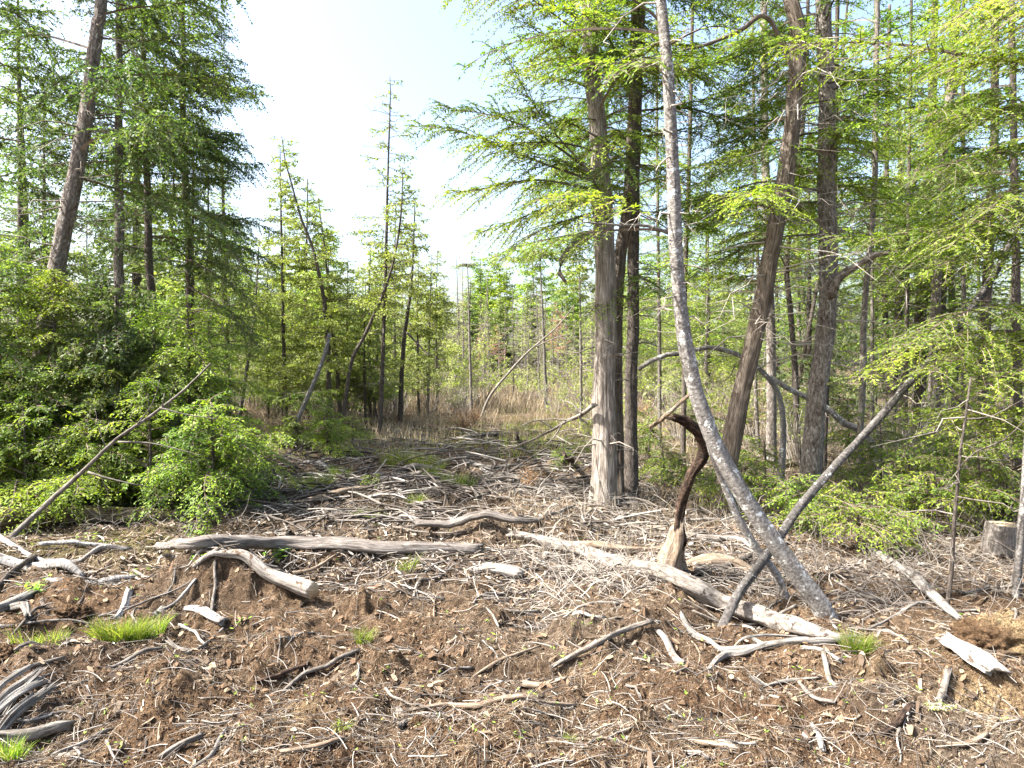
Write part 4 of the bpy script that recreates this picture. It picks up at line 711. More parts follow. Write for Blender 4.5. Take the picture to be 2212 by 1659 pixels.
for nm, lb, px, w_, m_ in [
 ('branch', 'dark rough branch slanting down across the white birch logs', [(75, 1206), (40, 1236), (0, 1268), (-30, 1290)], (14, 12, 10), 'dark'),
 ('driftwood_piece', 'grey hollow log stub at the picture edge below the birch pieces', [(70, 1282), (30, 1306), (-15, 1332)], (24, 24, 20), 'silver'),
 ('driftwood_piece', 'grey broken chunk beside the hollow log stub', [(20, 1314), (50, 1330), (62, 1350)], (16, 18, 12), 'silver'),
 ('fallen_log', 'thick smooth brown log at the picture edge under the splintered planks', [(-10, 1592), (60, 1584), (140, 1566)], (18, 28, 22), 'pole'),
 ('branch', 'thin pale pole lying over the splintered planks', [(-10, 1556), (60, 1552), (110, 1546)], (7, 7, 6), 'silver'),
 ('branch', 'crooked brown branch pointing away from the thick smooth brown log', [(115, 1618), (170, 1594), (215, 1575), (244, 1562)], (7, 9, 8, 5), 'pole'),
 ('branch', 'curved pinkish stick sticking up out of the lower picture edge', [(420, 1662), (455, 1638), (476, 1612), (491, 1592)], (9, 10, 8, 5), 'silver'),
 ('branch', 'short thick grey stick with a blunt end near the curved pinkish one', [(352, 1628), (390, 1618), (434, 1604)], (12, 14, 12), 'pole'),
 ('branch', 'reddish barked stick lying at the lower picture edge', [(610, 1645), (660, 1637), (700, 1630), (745, 1610)], (12, 14, 13, 10), 'tan'),
 ('branch', 'long slim grey branch pointing up-slope from the bare brown peat', [(612, 1468), (660, 1452), (700, 1438), (740, 1420), (776, 1402)], (6, 9, 10, 10, 7), 'pole'),
 ('branch', 'short rough branch lying above the long slim grey one', [(558, 1447), (600, 1441), (660, 1432)], (6, 11, 7), 'rust'),
 ('branch', 'long pale sinuous branch, the brightest on the near bare soil', [(888, 1545), (960, 1536), (1020, 1544), (1070, 1541), (1130, 1542), (1180, 1532), (1240, 1514)], (6, 9, 14, 13, 14, 13, 8), 'tan'),
 ('branch', 'thin twig-like branch below the right end of the pale sinuous one', [(1130, 1572), (1180, 1560), (1220, 1540)], (4, 5, 4), 'pole'),
 ('wood_chunk', 'dark upright curved chunk of wood beside the round clod', [(857, 1528), (866, 1548, 3.85), (876, 1560, 3.8), (868, 1584)], (13, 15, 17, 14), 'log'),
 ('branch', 'brown slanting branch with a dark broken end in front of the brush at the mound', [(1198, 1458), (1240, 1436), (1290, 1416), (1350, 1404), (1404, 1391)], (8, 11, 12, 12, 10), 'pole'),
 ('branch', 'thin reddish stick beside the slanting brown branch', [(1020, 1462), (1070, 1444), (1120, 1420), (1166, 1396)], (4, 6, 6, 4), 'tan'),
 ('branch', 'stubby pale stick lying level on the peat between the mound and the sinuous branch', [(1132, 1482), (1170, 1484), (1220, 1480)], (13, 13, 9), 'tan'),
 ('branch', 'pale straight pole propped on the brush arcs in the middle of the clearing', [(1080, 1345), (1098, 1324, 5.7), (1125, 1295, 5.9), (1154, 1266, 6.1)], (9, 12, 13, 13), 'tan'),
 ('branch', 'bleached log stub with a dark hollow end in the middle of the clearing', [(1020, 1228), (1060, 1240), (1120, 1252)], (12, 20, 26), 'white'),
 ('forked_branch', 'pale forked dead branch spreading below the big peeling trunk', [(1472, 1334), (1485, 1360), (1502, 1390), (1530, 1412), (1560, 1420), (1625, 1417), (1692, 1408), (1740, 1400), (1845, 1388)], (8, 12, 14, 15, 14, 12, 14, 17, 14), 'silver'),
 ('branch', 'pale branch with a bent tip under the forked one', [(1532, 1458), (1570, 1434), (1610, 1426), (1655, 1414), (1680, 1404), (1655, 1392), (1630, 1380)], (9, 15, 13, 12, 11, 11, 8), 'silver'),
 ('branch', 'short straight pale stick between the forked branch and the leaf', [(1738, 1424), (1775, 1424), (1812, 1431)], (9, 11, 11), 'white'),
 ('branch', 'arching thin pale branch over the forked one', [(1578, 1404), (1605, 1380, 4.75), (1640, 1372, 4.8), (1720, 1374, 4.85), (1790, 1374)], (4, 5, 6, 5, 3), 'silver'),
 ('branch', 'splintered pale stick with pronged tip near the forked branch', [(1420, 1392), (1438, 1410), (1458, 1434), (1478, 1456)], (10, 13, 14, 10), 'white'),
 ('branch', 'dark grey stick slanting below the forked branch towards the leaf', [(1620, 1464), (1655, 1470), (1700, 1466), (1770, 1462)], (5, 7, 7, 4), 'silver'),
 ('branch', 'grey slanting stick above the big dry leaf', [(1722, 1467), (1760, 1490), (1802, 1520)], (6, 9, 9), 'pole'),
 ('branch', 'grey upright stick beside the grass tuft', [(1780, 1438), (1790, 1465), (1806, 1488)], (9, 11, 10), 'pole'),
 ('branch', 'stick with pale ringed bark right of the big dry leaf', [(1756, 1534), (1768, 1562), (1778, 1598)], (9, 13, 12), 'birch'),
 ('bark_slab', 'bright white slab of wood with dark flecks lying before the sod clod', [(2046, 1412), (2062, 1424), (2080, 1436), (2100, 1452), (2120, 1468), (2145, 1490)], (34, 42, 40, 44, 42, 38), 'flecked'),
 ('branch', 'brown stubby stick standing near the white slab', [(2026, 1526), (2036, 1502, 4.0), (2047, 1474)], (12, 13, 11), 'pole'),
 ('branch', 'pale long splinter at the lower edge under the leaf', [(1474, 1600), (1530, 1622), (1592, 1640)], (6, 12, 13), 'tan'),
 ('branch', 'pale stick nearly cut by the lower picture edge', [(1486, 1636), (1510, 1642), (1530, 1652)], (9, 10, 8), 'white'),
 ('branch', 'reddish dark knobby stick on the near sandy soil', [(1908, 1594), (1935, 1578), (1962, 1560), (1975, 1550)], (10, 13, 14, 10), 'rust'),
 ('branch', 'pale level stick in the straw near the lower picture corner', [(2050, 1622), (2090, 1622), (2130, 1612)], (8, 10, 9), 'tan'),
 ('fallen_log', 'splintered grey log sloping down to the sandy sod, beyond the curved tree', [(1880, 1197), (1912, 1222), (1950, 1250), (1990, 1282), (2030, 1312), (2066, 1334)], (12, 20, 22, 22, 20, 12), 'silver'),
 ('branch', 'dark level stick passing under the splintered grey log', [(1812, 1298), (1880, 1304), (1960, 1312)], (5, 7, 6), 'dark'),
 ('branch', 'thin grey stick slanting from the splintered log to the grass tuft', [(1870, 1368), (1920, 1342), (1975, 1318), (2020, 1304)], (4, 6, 7, 5), 'silver'),
 ('branch', 'thin grey twig leaning on the foot of the curved pale tree', [(1808, 1362), (1790, 1335, 5.3), (1776, 1312)], (6, 6, 5), 'silver'),
 ('branch', 'short pale stick standing in the dark hollow by the peat mound', [(255, 1332), (268, 1308, 5.4), (278, 1290)], (11, 14, 14), 'whitebirch'),
 ('wood_chunk', 'grey wedge of wood under the peat mound', [(338, 1344), (345, 1326, 5.4), (352, 1310)], (14, 22, 18), 'silver'),
 ('bark_slab', 'bright weathered plank lying in front of the peat mound', [(408, 1314), (440, 1336), (478, 1368)], (20, 28, 30), 'flecked'),
 ('branch', 'dark thin stick crossing below the bright weathered plank', [(345, 1346), (390, 1362), (440, 1382)], (5, 6, 5), 'dark'),
 ('branch', 'short brown peg lying below the grass clump, pointing at the hollow', [(364, 1398), (385, 1402), (408, 1409)], (9, 10, 9), 'pole'),
 ('branch', 'long brown curved stick between the grass clump and the bare peat', [(232, 1442), (275, 1426), (310, 1424), (350, 1412)], (6, 9, 8, 5), 'log'),
 ('branch', 'dark straight branch rising towards the hollow of the peat', [(404, 1418), (440, 1400), (482, 1376)], (5, 6, 5), 'log'),
 ('branch', 'pale long stick lying before the grass clump at the picture edge', [(20, 1440), (60, 1426), (110, 1415), (150, 1418)], (8, 10, 8, 6), 'pole'),
 ('branch', 'slim brown pole resting below the grass clump', [(30, 1475), (80, 1462), (140, 1440)], (6, 7, 5), 'pole')]:
    o = log(nm, lb, nm.replace('_', ' '), px, w_, m_, ragged=.5 if nm == 'bark_slab' else 1.2, lift=.7, rough=.5 if nm == 'bark_slab' else .24)
    if nm == 'bark_slab':
        for v in o.data.vertices: v.co.z = v.co.z * .45 + float(rng.normal(0, .0015))
# splintered planks at the lower left
b = G(40, 1530); root = empty('splintered_planks', b); tag(root, 'bundle of grey splintered planks torn from a log at the picture edge', 'wood splinters')
for i, (q0, q1, w_) in enumerate([((-30, 1560), (60, 1500), 20), ((-20, 1570), (75, 1512), 16), ((0, 1585), (95, 1530), 18), ((-30, 1535), (40, 1488), 14), ((10, 1550), (88, 1498), 9), ((-10, 1590), (60, 1552), 14)]):
    p0 = G(*q0); p1 = G(*q1); p0[2] = float(H(*p0[:2])) + .02; p1[2] = float(H(*p1[:2])) + .03 + .018 * i; V, Q, T, B = tubeV([p0, (p0 + p1) / 2 + A(0, 0, .02), p1], [w_ / F * p0[1] / 2] * 3, 24, .03, .35, 3., fiss=.3, kinkn=.3)
    mesh('splinter', V, Q, T, [BK['silver']], None, False, None, {'bk': B}, root, b)
log('fallen_log', 'lichened grey log with stubby limbs on the far rim of the brush pile', 'log', [(658, 1003), (690, 1006), (715, 1018), (740, 1022), (765, 1040), (790, 1056)], (6, 9, 8, 8, 6, 5), 'birch', group=None, lift=1, limbs=[([(700, 1012), (715, 1030), (728, 1050)], (6, 4))])
for lb, px, w_, m_ in [('thick grey log among green grass in the brush pile', [(855, 1026), (890, 1022), (920, 1020), (950, 1018)], (8, 12, 14, 9), 'log'), ('dark log lying in the brush pile below the thick grey one', [(850, 1045), (880, 1038), (908, 1036)], (10, 16, 14), 'pole'),
                        ('long pale log at the front rim of the brush pile', [(620, 1098), (680, 1088), (740, 1078), (800, 1064)], (6, 13, 13, 8), 'tan'), ('thin forked pole above the long pale log', [(655, 1092), (720, 1075), (780, 1072), (815, 1060)], (3, 5, 5, 3), 'tan'), ('dark pole crossing the brush pile', [(610, 1072), (650, 1052), (680, 1030), (692, 1010)], (6, 7, 6, 4), 'dark'),
                        ('long pale log lying at the far end of the brush pile', [(960, 955), (1020, 950), (1085, 945)], (5, 8, 9), 'pole'), ('grey log between the brush pile and the three cedars', [(1000, 1010), (1060, 1016), (1120, 1008)], (6, 9, 5), 'silver'), ('pale stump piece like a small white post in the brush', [(556, 1102), (575, 1100), (594, 1098)], (16, 18, 14), 'white'),
                        ('short white block near the mossy log', [(510, 1105), (530, 1104), (545, 1102)], (14, 15, 12), 'pole'), ('upright dark peg at the far end of the brush pile', [(1116, 955), (1118, 945, 11.7), (1118, 934, 11.7)], (7, 7, 6), 'dark'), ('dark rotten peg standing between the brush pile and the three cedars', [(1236, 1004), (1225, 990, 9.6), (1218, 975, 9.7)], (10, 9, 5), 'rust')]:
    log('fallen_log', lb, 'log', px, w_, m_, lift=1)
log('dead_branch', 'bare silvery branch with many forks leaning from the shaggy cedar onto the brush', 'dead branch', [(1280, 872, 9.3), (1262, 892, 9.5), (1225, 910, 10), (1190, 930, 10.5), (1150, 950, 11), (1090, 972, 11.2)], (11, 9, 7, 6, 4, 3), 'pole', lift=1,
    limbs=[([(1258, 894, 9.5), (1235, 872, 9.6), (1215, 866, 9.8)], (5, 3, 2)), ([(1225, 908, 10), (1190, 906, 10), (1155, 908, 10)], (4, 3, 2)), ([(1195, 926, 10.5), (1165, 908, 10.5), (1130, 918, 10.5)], (4, 3, 2)), ([(1250, 900, 9.6), (1270, 916, 9.6)], (4, 2)), ([(1215, 914, 10.1), (1200, 940, 10.1), (1180, 960, 10.1)], (4, 3, 2))])
log('dead_branch', 'bare pale pole leaning against the far side of the curved tree', 'dead branch', [(1395, 935), (1430, 905, 8.5), (1470, 870, 8.3), (1500, 845, 8.2)], (6, 8, 7, 6), 'tan', lift=1)
# stump
b = G(2166, 1192); root = empty('tree_stump', b); tag(root, 'old sawn stump with a flat tan top at the picture edge', 'stump')
rr = 62 / F * b[1] / 2; V, Q, T, B = tubeV([b - A(0, 0, .1), b + A(0, 0, .12), b + A(.01, 0, .29)], [rr * 1.15, rr, rr * .93], 26, .05, .12, 0, .35)
mesh('trunk', V, Q, T, [BK['log']], None, True, None, {'bk': B}, root, b)
V, Q, T, B = tubeV([b + A(.01, 0, .285), b + A(.01, 0, .30)], [rr * .9, rr * .88], 26, .02, .12); mesh('cut_face', V, Q, T, [BK['cut']], None, False, None, {'bk': B}, root, b)
# ------------------------------------------------------------------ clods of sod, countable leaves, plants
def clod(name, label, px, py, sx, sy, sz, mt=None, fr=5.):
    b = G(px, py); b[2] = float(H(b[0], b[1])); n1, n2 = 130, 80; th, ph = np.meshgrid(np.linspace(0, 2 * math.pi, n1, endpoint=False), np.linspace(.02, math.pi - .02, n2)); x, y, z_ = np.cos(th) * np.sin(ph), np.sin(th) * np.sin(ph), np.cos(ph)
    k = 1 + .35 * fbm(x * 1.6 + px, y * 1.6, z_ * 1.6, 4, 13) + .2 * (1 - np.abs(fbm(x * fr, y * fr + px, z_ * fr, 3, 17)) * 2) + .14 * fbm(x * 17, y * 17, z_ * 17, 3, 19)
    k = .55 * k + .45; V = np.stack([x * k * sx, y * k * sy, z_ * k * sz * 1.1 - sz * .1], -1).reshape(-1, 3) + b; i, j = np.meshgrid(np.arange(n2 - 1), np.arange(n1), indexing='ij'); j2 = (j + 1) % n1
    Q = np.stack([i * n1 + j, (i + 1) * n1 + j, (i + 1) * n1 + j2, i * n1 + j2], -1).reshape(-1, 4); nv = len(V)
    v = np.zeros((nv, 4)); v[:, 3] = 1; s = np.clip(fbm(V[:, 0] * 4, V[:, 1] * 4, V[:, 2] * 4, 3, 5) + .1, 0, 1) * (1.3 if 'sandy' in label else .4); v[:, 0] = .5 if 'rust' in label else .15
    o = mesh(name, V, Q, None, [SOIL], None, True, None, {'zone': v, 'sandy': s}, None, b); tag(o, label, 'clod'); return o
clod('sod_clod', 'large overhanging sandy sod clod at the picture edge below the silvery birch', 2175, 1392, .30, .22, .16)
clod('sod_clod', 'rounded sandy clod of sod behind the bright grass clump', 152, 1325, .14, .11, .09)
clod('peat_clod', 'small round dark clod beside the upright curved chunk', 905, 1580, .055, .05, .045)
clod('sod_clod', 'dark sod clod cut by the picture edge below the grey broken chunk', -5, 1440, .15, .12, .10)
# oak leaves
def oakleaf(label, px, py, s, rz, tilt=.4, lift=.03):
    b = G(px, py); b[2] = float(H(b[0], b[1])) + lift
    prof = [(0, .02), (.12, .05), (.22, .22), (.3, .10), (.42, .36), (.52, .14), (.64, .42), (.74, .16), (.84, .24), (.92, .08), (1, .01)]
    pr = np.array(prof); K = len(pr); V = np.zeros((K, 3, 3)); V[:, 0] = np.stack([pr[:, 0], -pr[:, 1], .25 * pr[:, 1] + .1 * np.sin(pr[:, 0] * 4)], 1); V[:, 1] = np.stack([pr[:, 0], 0 * pr[:, 0], .1 * np.sin(pr[:, 0] * 4) - .04], 1); V[:, 2] = np.stack([pr[:, 0], pr[:, 1], .3 * pr[:, 1] + .1 * np.sin(pr[:, 0] * 4)], 1)
    V = V.reshape(-1, 3) * s; c_, s_ = math.cos(rz), math.sin(rz); ct, st = math.cos(tilt), math.sin(tilt); V = V @ np.array([[ct, 0, st], [0, 1, 0], [-st, 0, ct]]); V = V @ np.array([[c_, s_, 0], [-s_, c_, 0], [0, 0, 1]])
    Q = np.array([[i * 3 + k, i * 3 + k + 1, i * 3 + k + 4, i * 3 + k + 3] for i in range(K - 1) for k in (0, 1)]); o = mesh('dry_leaf', V + b, Q, None, [LT['dead']], None, True, {'rnd': np.full(len(Q), U(.8, 1))}, None, None, b); tag(o, label, 'dry leaf', 'dry oak leaves on the soil')
oakleaf('large dry lobed leaf standing on its tip above the ringed stick', 1715, 1542, .11, 1.0, -.7); oakleaf('dry leaf lying just past the large standing one', 1772, 1537, .08, -.3, -.1); oakleaf('curled tan leaf lying near the foot of the curved tree', 1830, 1335, .12, -.6, -.3)
oakleaf('pale dry leaf lying past the end of the sinuous branch', 1300, 1512, .10, .3, .05, .015); oakleaf('pale dry leaf under the middle of the sinuous branch', 1060, 1590, .08, 2.6, 0, .015); oakleaf('yellowish leaf near the dark level stick', 1835, 1280, .10, 1.3, -.5)
# grass clumps
GR = 'grass tufts sprouting in the clearing'
def tuft(label, px, py, rad, h, n, D=None, mt='grass', w_=.004):
    b = G(px, py); b[2] = float(H(b[0], b[1])); a = U(0, 6.283, n); r = rad * np.sqrt(U(0, 1, n)); p = np.stack([b[0] + r * np.cos(a), b[1] + r * np.sin(a) * .7, 0 * a], 1); p[:, 2] = H(p[:, 0], p[:, 1]) - .005
    az = a + rng.normal(0, .8, n); d = np.stack([np.cos(az), np.sin(az), 0 * az], 1); L = h * 1.35 * U(.45, 1.2, n); u = np.linspace(0, 1, 5); ln = U(.15, .8, n)
    Pt = p[:, None] + d[:, None] * (L[:, None] * ln[:, None] * u ** 1.6)[..., None] + A(0, 0, 1) * (L[:, None] * (u - .35 * ln[:, None] * u ** 2.5))[..., None]
    V, Q, bi = strips(Pt, np.full((n, 1), w_) * (1.05 - u ** 2)[None], nrm(rng.normal(0, 1, (n, 3)))); k = U(0, 1, n)[bi]
    o = mesh('grass_tuft', V, Q, None, [LM[mt]], None, True, {'rnd': k, 'clump': k}, None, None, b); tag(o, label, 'grass tuft', GR)
for lb, px, py, rad, h, n in [('largest brightest grass clump, beside the sandy clod', 262, 1392, .17, .14, 1100), ('small grass clump just above the biggest one, towards the clod', 325, 1378, .10, .11, 350), ('grass tuft at the end of the big peeling trunk', 1852, 1400, .09, .11, 500), ('slim grass tuft under the level split log', 882, 1250, .05, .15, 130), ('bright grass tuft in front of the brush pile', 800, 1130, .12, .18, 300),
  ('low grass tuft behind the level split log', 898, 1092, .13, .13, 260), ('broad green patch of grass in the brush pile', 885, 1003, .55, .22, 900), ('grass patch by the thick grey log of the brush pile', 935, 1028, .2, .2, 260), ('dark green grass patch deep in the brush pile', 985, 1052, .3, .2, 360), ('grass tuft under the lichened grey log', 690, 1052, .22, .2, 300), ('grass tuft in the shade of the brush pile rim', 655, 1062, .2, .18, 240), ('grass tuft between the lichened log and the brush', 735, 1035, .2, .18, 240),
  ('small grass tuft at the edge of the brown peat', 785, 1382, .05, .1, 130), ('small tuft near the dark stick at the picture corner', 15, 1648, .07, .09, 220), ('thin grass shoots near the sandy clod', 110, 1392, .12, .08, 120), ('thin grass shoots below the sandy clod', 60, 1420, .1, .1, 110), ('tiny tuft of grass just under the rusty shaded mound', 1232, 1592, .03, .05, 90), ('tiny shoots beside the sinuous branch', 740, 1580, .05, .05, 60)]: tuft(lb, px, py, rad, h, n)
def herb(label, px, py, h, n, leaf, spread=.12):
    b = G(px, py); b[2] = float(H(b[0], b[1])); cr = Crown(); a = U(0, 6.283, n); u = np.linspace(0, 1, 4); d = np.stack([np.cos(a), np.sin(a), 0 * a], 1); Pt = b + d[:, None] * (spread * U(.4, 1, n)[:, None] * u)[..., None] + A(0, 0, 1) * (h * U(.6, 1.1, n)[:, None] * u)[..., None]
    cr.add_tw(Pt, np.full((n, 1), .002) * (1.2 - u)[None]); q = rng.integers(1, 4, n * 3); k = rng.integers(0, n, n * 3); V, Q = leavesV(Pt[k, q], nrm(rng.normal(0, 1, (n * 3, 3)) * A(1, 1, .3)), nrm(rng.normal(0, .3, (n * 3, 3)) + A(0, 0, 1)), leaf * U(.7, 1.2, n * 3), leaf * .42 * U(.8, 1.2, n * 3)); cr.lf.append((V, Q, U(0, 1, n * 3), U(0, 1, n * 3)))
    r = cr.build('seedling_plant', LM['herb'], TW['brown'], None, b); tag(r, label, 'seedling', 'leafy seedlings in the clearing')
for lb, px, py, h, n, lf in [('dark green broad-leaved plant behind the forked log', 592, 1222, .10, 9, .09), ('leafy green plant below the white birch pole', 80, 1280, .1, 12, .06), ('yellow-leaved seedling on top of the peat mound', 293, 1245, .13, 4, .05), ('yellow seedling in front of the level split log', 424, 1222, .12, 4, .05), ('green sprout by the bright weathered plank', 505, 1365, .05, 4, .035), ('green sprouts just below the peat mound', 388, 1358, .04, 4, .035), ('sprout on top of the rusty shaded mound', 1266, 1352, .05, 3, .035), ('sprout beside the thin reddish stick', 1080, 1392, .05, 2, .04),
  ('sprout left of the slanting brown branch', 1205, 1420, .05, 3, .03), ('sprout above the pale sinuous branch', 1092, 1526, .05, 3, .035), ('sprout between the stubby stick and the sinuous branch', 1135, 1500, .04, 3, .03), ('low green plants along the mossy log', 180, 1172, .08, 14, .04), ('low green plants under the overhanging hemlock tips', 420, 1158, .08, 14, .04), ('seedling before the foot of the mossy log', 240, 1165, .07, 8, .04), ('yellow sprout beneath the forked pale branch', 1722, 1440, .04, 3, .03)]: herb(lb, px, py, h, n, lf)
# yellow cedar frond in the lower corner
b = G(2030, 1556); b[2] = float(H(b[0], b[1])) + .015; cr = Crown()
for k in range(5): a = k * 1.2; cr.bough(b, b + A(math.cos(a) * .08, math.sin(a) * .05, .015), leaf=(.02, .006), spacing=.012, r0=.0015)
tag(cr.build('cedar_frond', LM['willow'], TW['pale'], None, b), 'yellowed cedar frond lying on the near soil', 'frond')
# ------------------------------------------------------------------ scattered sticks, each its own object
def screenpts(n, x0, x1, y0, y1, pw=1.):
    px = U(x0, x1, n); py = y0 + (y1 - y0) * U(0, 1, n) ** pw; D = CAMZ * F / (py - 790); return np.stack([(px - CX) / F * D, D], 1), px, py
MARKS = [('the largest grass clump', 262, 1392), ('the peat mound', 450, 1270), ('the sawn log end', 680, 1290), ('the level split log', 700, 1215), ('the pale sinuous branch', 1060, 1545), ('the rusty shaded mound', 1235, 1385), ('the slanting brown branch', 1320, 1415), ('the forked pale branch', 1600, 1415), ('the rotten snag', 1455, 1250), ('the foot of the curved tree', 1775, 1320),
  ('the white slab', 2100, 1450), ('the sandy sod clod', 2175, 1390), ('the large dry leaf', 1720, 1540), ('the splintered planks', 50, 1530), ('the long slim grey branch', 690, 1440), ('the brush arcs', 1250, 1270), ('the three cedars', 1320, 1100), ('the long pale brush-pile log', 720, 1080), ('the broad grass patch', 885, 1003), ('the far end of the brush pile', 1050, 950), ('the sandy clod', 152, 1325), ('the birch pieces', 150, 1235), ('the reddish stick', 680, 1635), ('the splintered grey log', 1975, 1270), ('the bright grass tuft', 800, 1125), ('the stump', 2166, 1190)]
MK = [(nm, *flat(px, py)) for nm, px, py in MARKS]
STK = []; seen_ = {}
def stick(x, y, L, r, a, mt, kink=.1, tilt=0.):
    K = 5; t = np.linspace(-.5, .5, K); d = A(math.cos(a), math.sin(a)); s = A(-d[1], d[0]); ph = U(0, 9)
    xy = A(x, y) + d * (t * L)[:, None] + s * (kink * L * np.sin(t * 4 + ph))[:, None]; z = H(xy[:, 0], xy[:, 1]); z = np.interp(t, [-.5, 0, .5], [z[0], z[2], z[-1]]) * .6 + z * .4 + r * .8 + .008 + (t + .5) * tilt * L
    pts = np.column_stack([xy, z]); parts = [tubeV(pts, r * (1 - .45 * (t + .5)), 8, max(.025, L / 16), .25, 1.2, kinkn=.4)]
    if U() < .45:
        k = rng.integers(1, 4); e = pts[k] + (pts[k + 1] - pts[k]) * 1.2 + A(*(s * U(-.3, .3) * L), U(.0, .12) * L); parts.append(tubeV([pts[k], (pts[k] + e) / 2 + A(0, 0, .01), e], [r * .6, r * .45, r * .2], 5, .05, .1))
    o = wood('stick', parts, BK[mt], None, pts[2]); STK.append((o, x, y, L, r, mt, a))
tone = {'silver': 'silvery', 'tan': 'tan', 'white': 'bleached', 'pole': 'grey-brown', 'log': 'rough grey', 'dark': 'dark', 'rust': 'rusty', 'birch': 'speckled'}
mts = list(tone); pr = np.array([.22, .11, .05, .28, .16, .10, .05, .03])
def many(n, x0, x1, y0, y1, Lr, rr_, az=None, pw=1., p_=pr):
    xy, px, py = screenpts(n, x0, x1, y0, y1, pw)
    for (x, y) in xy: stick(x, y, U(*Lr) * (1 + y / 14), U(*rr_) * (1 + y / 25), rng.normal(*az) if az else U(0, 6.283), mts[rng.choice(8, p=p_)], U(.02, .14))
many(70, 0, 2212, 1400, 1650, (.06, .24), (.003, .008)); many(75, 0, 2212, 1180, 1400, (.15, .5), (.005, .013)); many(60, 540, 1560, 1060, 1250, (.3, .9), (.006, .014), (0, .6)); many(55, 560, 1300, 945, 1080, (.5, 1.3), (.008, .018), (0, .5))
many(20, 1500, 2200, 1130, 1330, (.3, .8), (.006, .013))
cl = {}
for s in STK:
    o, x, y, L, r, mt, a = s; k = min(range(len(MK)), key=lambda i: (MK[i][1] - x) ** 2 + (MK[i][2] - y) ** 2)
    dx, dy = x - MK[k][1], y - MK[k][2]; side = ('on the far side of' if dy > 0 else 'on the near side of') if abs(dy) > abs(dx) else ('to the right of' if dx > 0 else 'to the left of')
    cl.setdefault((k, side, mt), []).append((L, s))
for (k, side, mt), l in cl.items():
    l.sort(key=lambda q: -q[0])
    for i, (L, s) in enumerate(l):
        rank = 'only' if len(l) == 1 else 'longest' if i == 0 else 'shortest' if i == len(l) - 1 else ordw(i + 1) + '-longest'
        tag(s[0], f'{rank} {tone[mt]} stick {side} {MK[k][0]}', 'stick', 'sticks scattered over the clearing')
# ------------------------------------------------------------------ litter: what nobody could count
def onground(xy, up=0.): return np.column_stack([xy, H(xy[:, 0], xy[:, 1]) + up])
def stuff(name, V, Q, mt, fa, smooth=False): tag(mesh(name, V, Q, None, [mt], None, smooth, fa), kind='stuff')
def lying(n, x0, x1, y0, y1, L, W, mt, name, up=.01, K=4, bend=.25, lift=.3, pw=1., tube=False, az=None, scale=12, mask=None):
    xy, px, py = screenpts(n, x0, x1, y0, y1, pw)
    if mask is not None: k = mask(xy); xy = xy[k]
    n = len(xy); sc_ = 1 + np.minimum(xy[:, 1], 30) / scale; a = U(0, 6.283, n) if az is None else rng.normal(az[0], az[1], n); d = np.stack([np.cos(a), np.sin(a)], 1); s = np.stack([-d[:, 1], d[:, 0]], 1); Ls = U(*L, n) * sc_; u = np.linspace(-.5, .5, K)
    q = xy[:, None] + d[:, None] * (Ls[:, None] * u)[..., None] + s[:, None] * (Ls[:, None] * bend * rng.normal(0, 1, n)[:, None] * (u ** 2 * 2))[..., None]
    z0 = H(q[:, 0, 0], q[:, 0, 1]); z1 = H(q[:, -1, 0], q[:, -1, 1]); zm = H(xy[:, 0], xy[:, 1]); zz = (z0[:, None] * (.5 - u) + z1[:, None] * (.5 + u)); zz = np.maximum(zz, zm[:, None] - .01)
    z = zz + up * U(.2, 1.6, n)[:, None] + (u + .5)[None] * (Ls * lift * np.abs(rng.normal(0, .5, n)))[:, None] + (.25 - u ** 2)[None] * (Ls * U(0, .35, n) * (lift > 0))[:, None]
    Pt = np.concatenate([q, z[..., None]], -1); Wd = (U(*W, n) * sc_)[:, None] * np.ones((1, K)); 
    if tube: V, Q, b = tubes(Pt, Wd * (1.1 - .5 * (u + .5))[None], 4)
    else: Wd = Wd * (1 - (.15 if mt == 'chips' else .6) * np.abs(u * 2) ** 3)[None] * U(.7, 1.3, Wd.shape); V, Q, b = strips(Pt, Wd, nrm(rng.normal(0, .5, (n, 3)) + A(0, 0, 1)))
    stuff(name, V, Q, LT[mt], {'rnd': U(0, 1, n)[b]}, tube)
X0, X1 = -350, 2560
nd = lambda xy: U(0, 1, len(xy)) < (.40 + .6 * zones(xy[:, 0], xy[:, 1])[1]) * np.clip(.75 + 1.1 * fbm(xy[:, 0] * 2.2, xy[:, 1] * 3, 0, 3, 45), .12, 1.2)
pc = lambda xy: U(0, 1, len(xy)) < np.clip(.4 + 1.5 * fbm(xy[:, 0] * 2.7 + 9, xy[:, 1] * 3.3, 0, 3, 46), .05, 1)
pe = lambda xy: U(0, 1, len(xy)) < 1 - .5 * zones(xy[:, 0], xy[:, 1])[1]
lying(110000, X0, X1, 1180, 1800, (.010, .07), (.0006, .0016), 'straw', 'dry_straw_litter', .006, 5, .35, .22, mask=nd)
lying(46000, X0, X1, 905, 1230, (.02, .09), (.0012, .0028), 'straw', 'dry_straw_litter', .012, 5, .3, .35, scale=20)
lying(34000, X0, X1, 1200, 1800, (.005, .026), (.0015, .006), 'chips', 'bark_chip_litter', .007, 3, .2, .4, mask=pc)
lying(900, X0, X1, 1220, 1700, (.03, .08), (.008, .022), 'chips', 'bark_chip_litter', .010, 4, .1, .3, mask=pc)
lying(34000, X0, X1, 900, 1260, (.02, .09), (.004, .016), 'chips', 'bark_chip_litter', .014, 3, .2, .35, scale=20)
lying(5000, X0, X1, 1150, 1800, (.03, .16), (.0008, .0028), 'twig', 'fallen_twig_litter', .010, 5, .15, .25, tube=True)
pat = lambda xy: fbm(xy[:, 0] * .7, xy[:, 1] * .9, 0, 3, 15) > U(-.7, .25, len(xy))
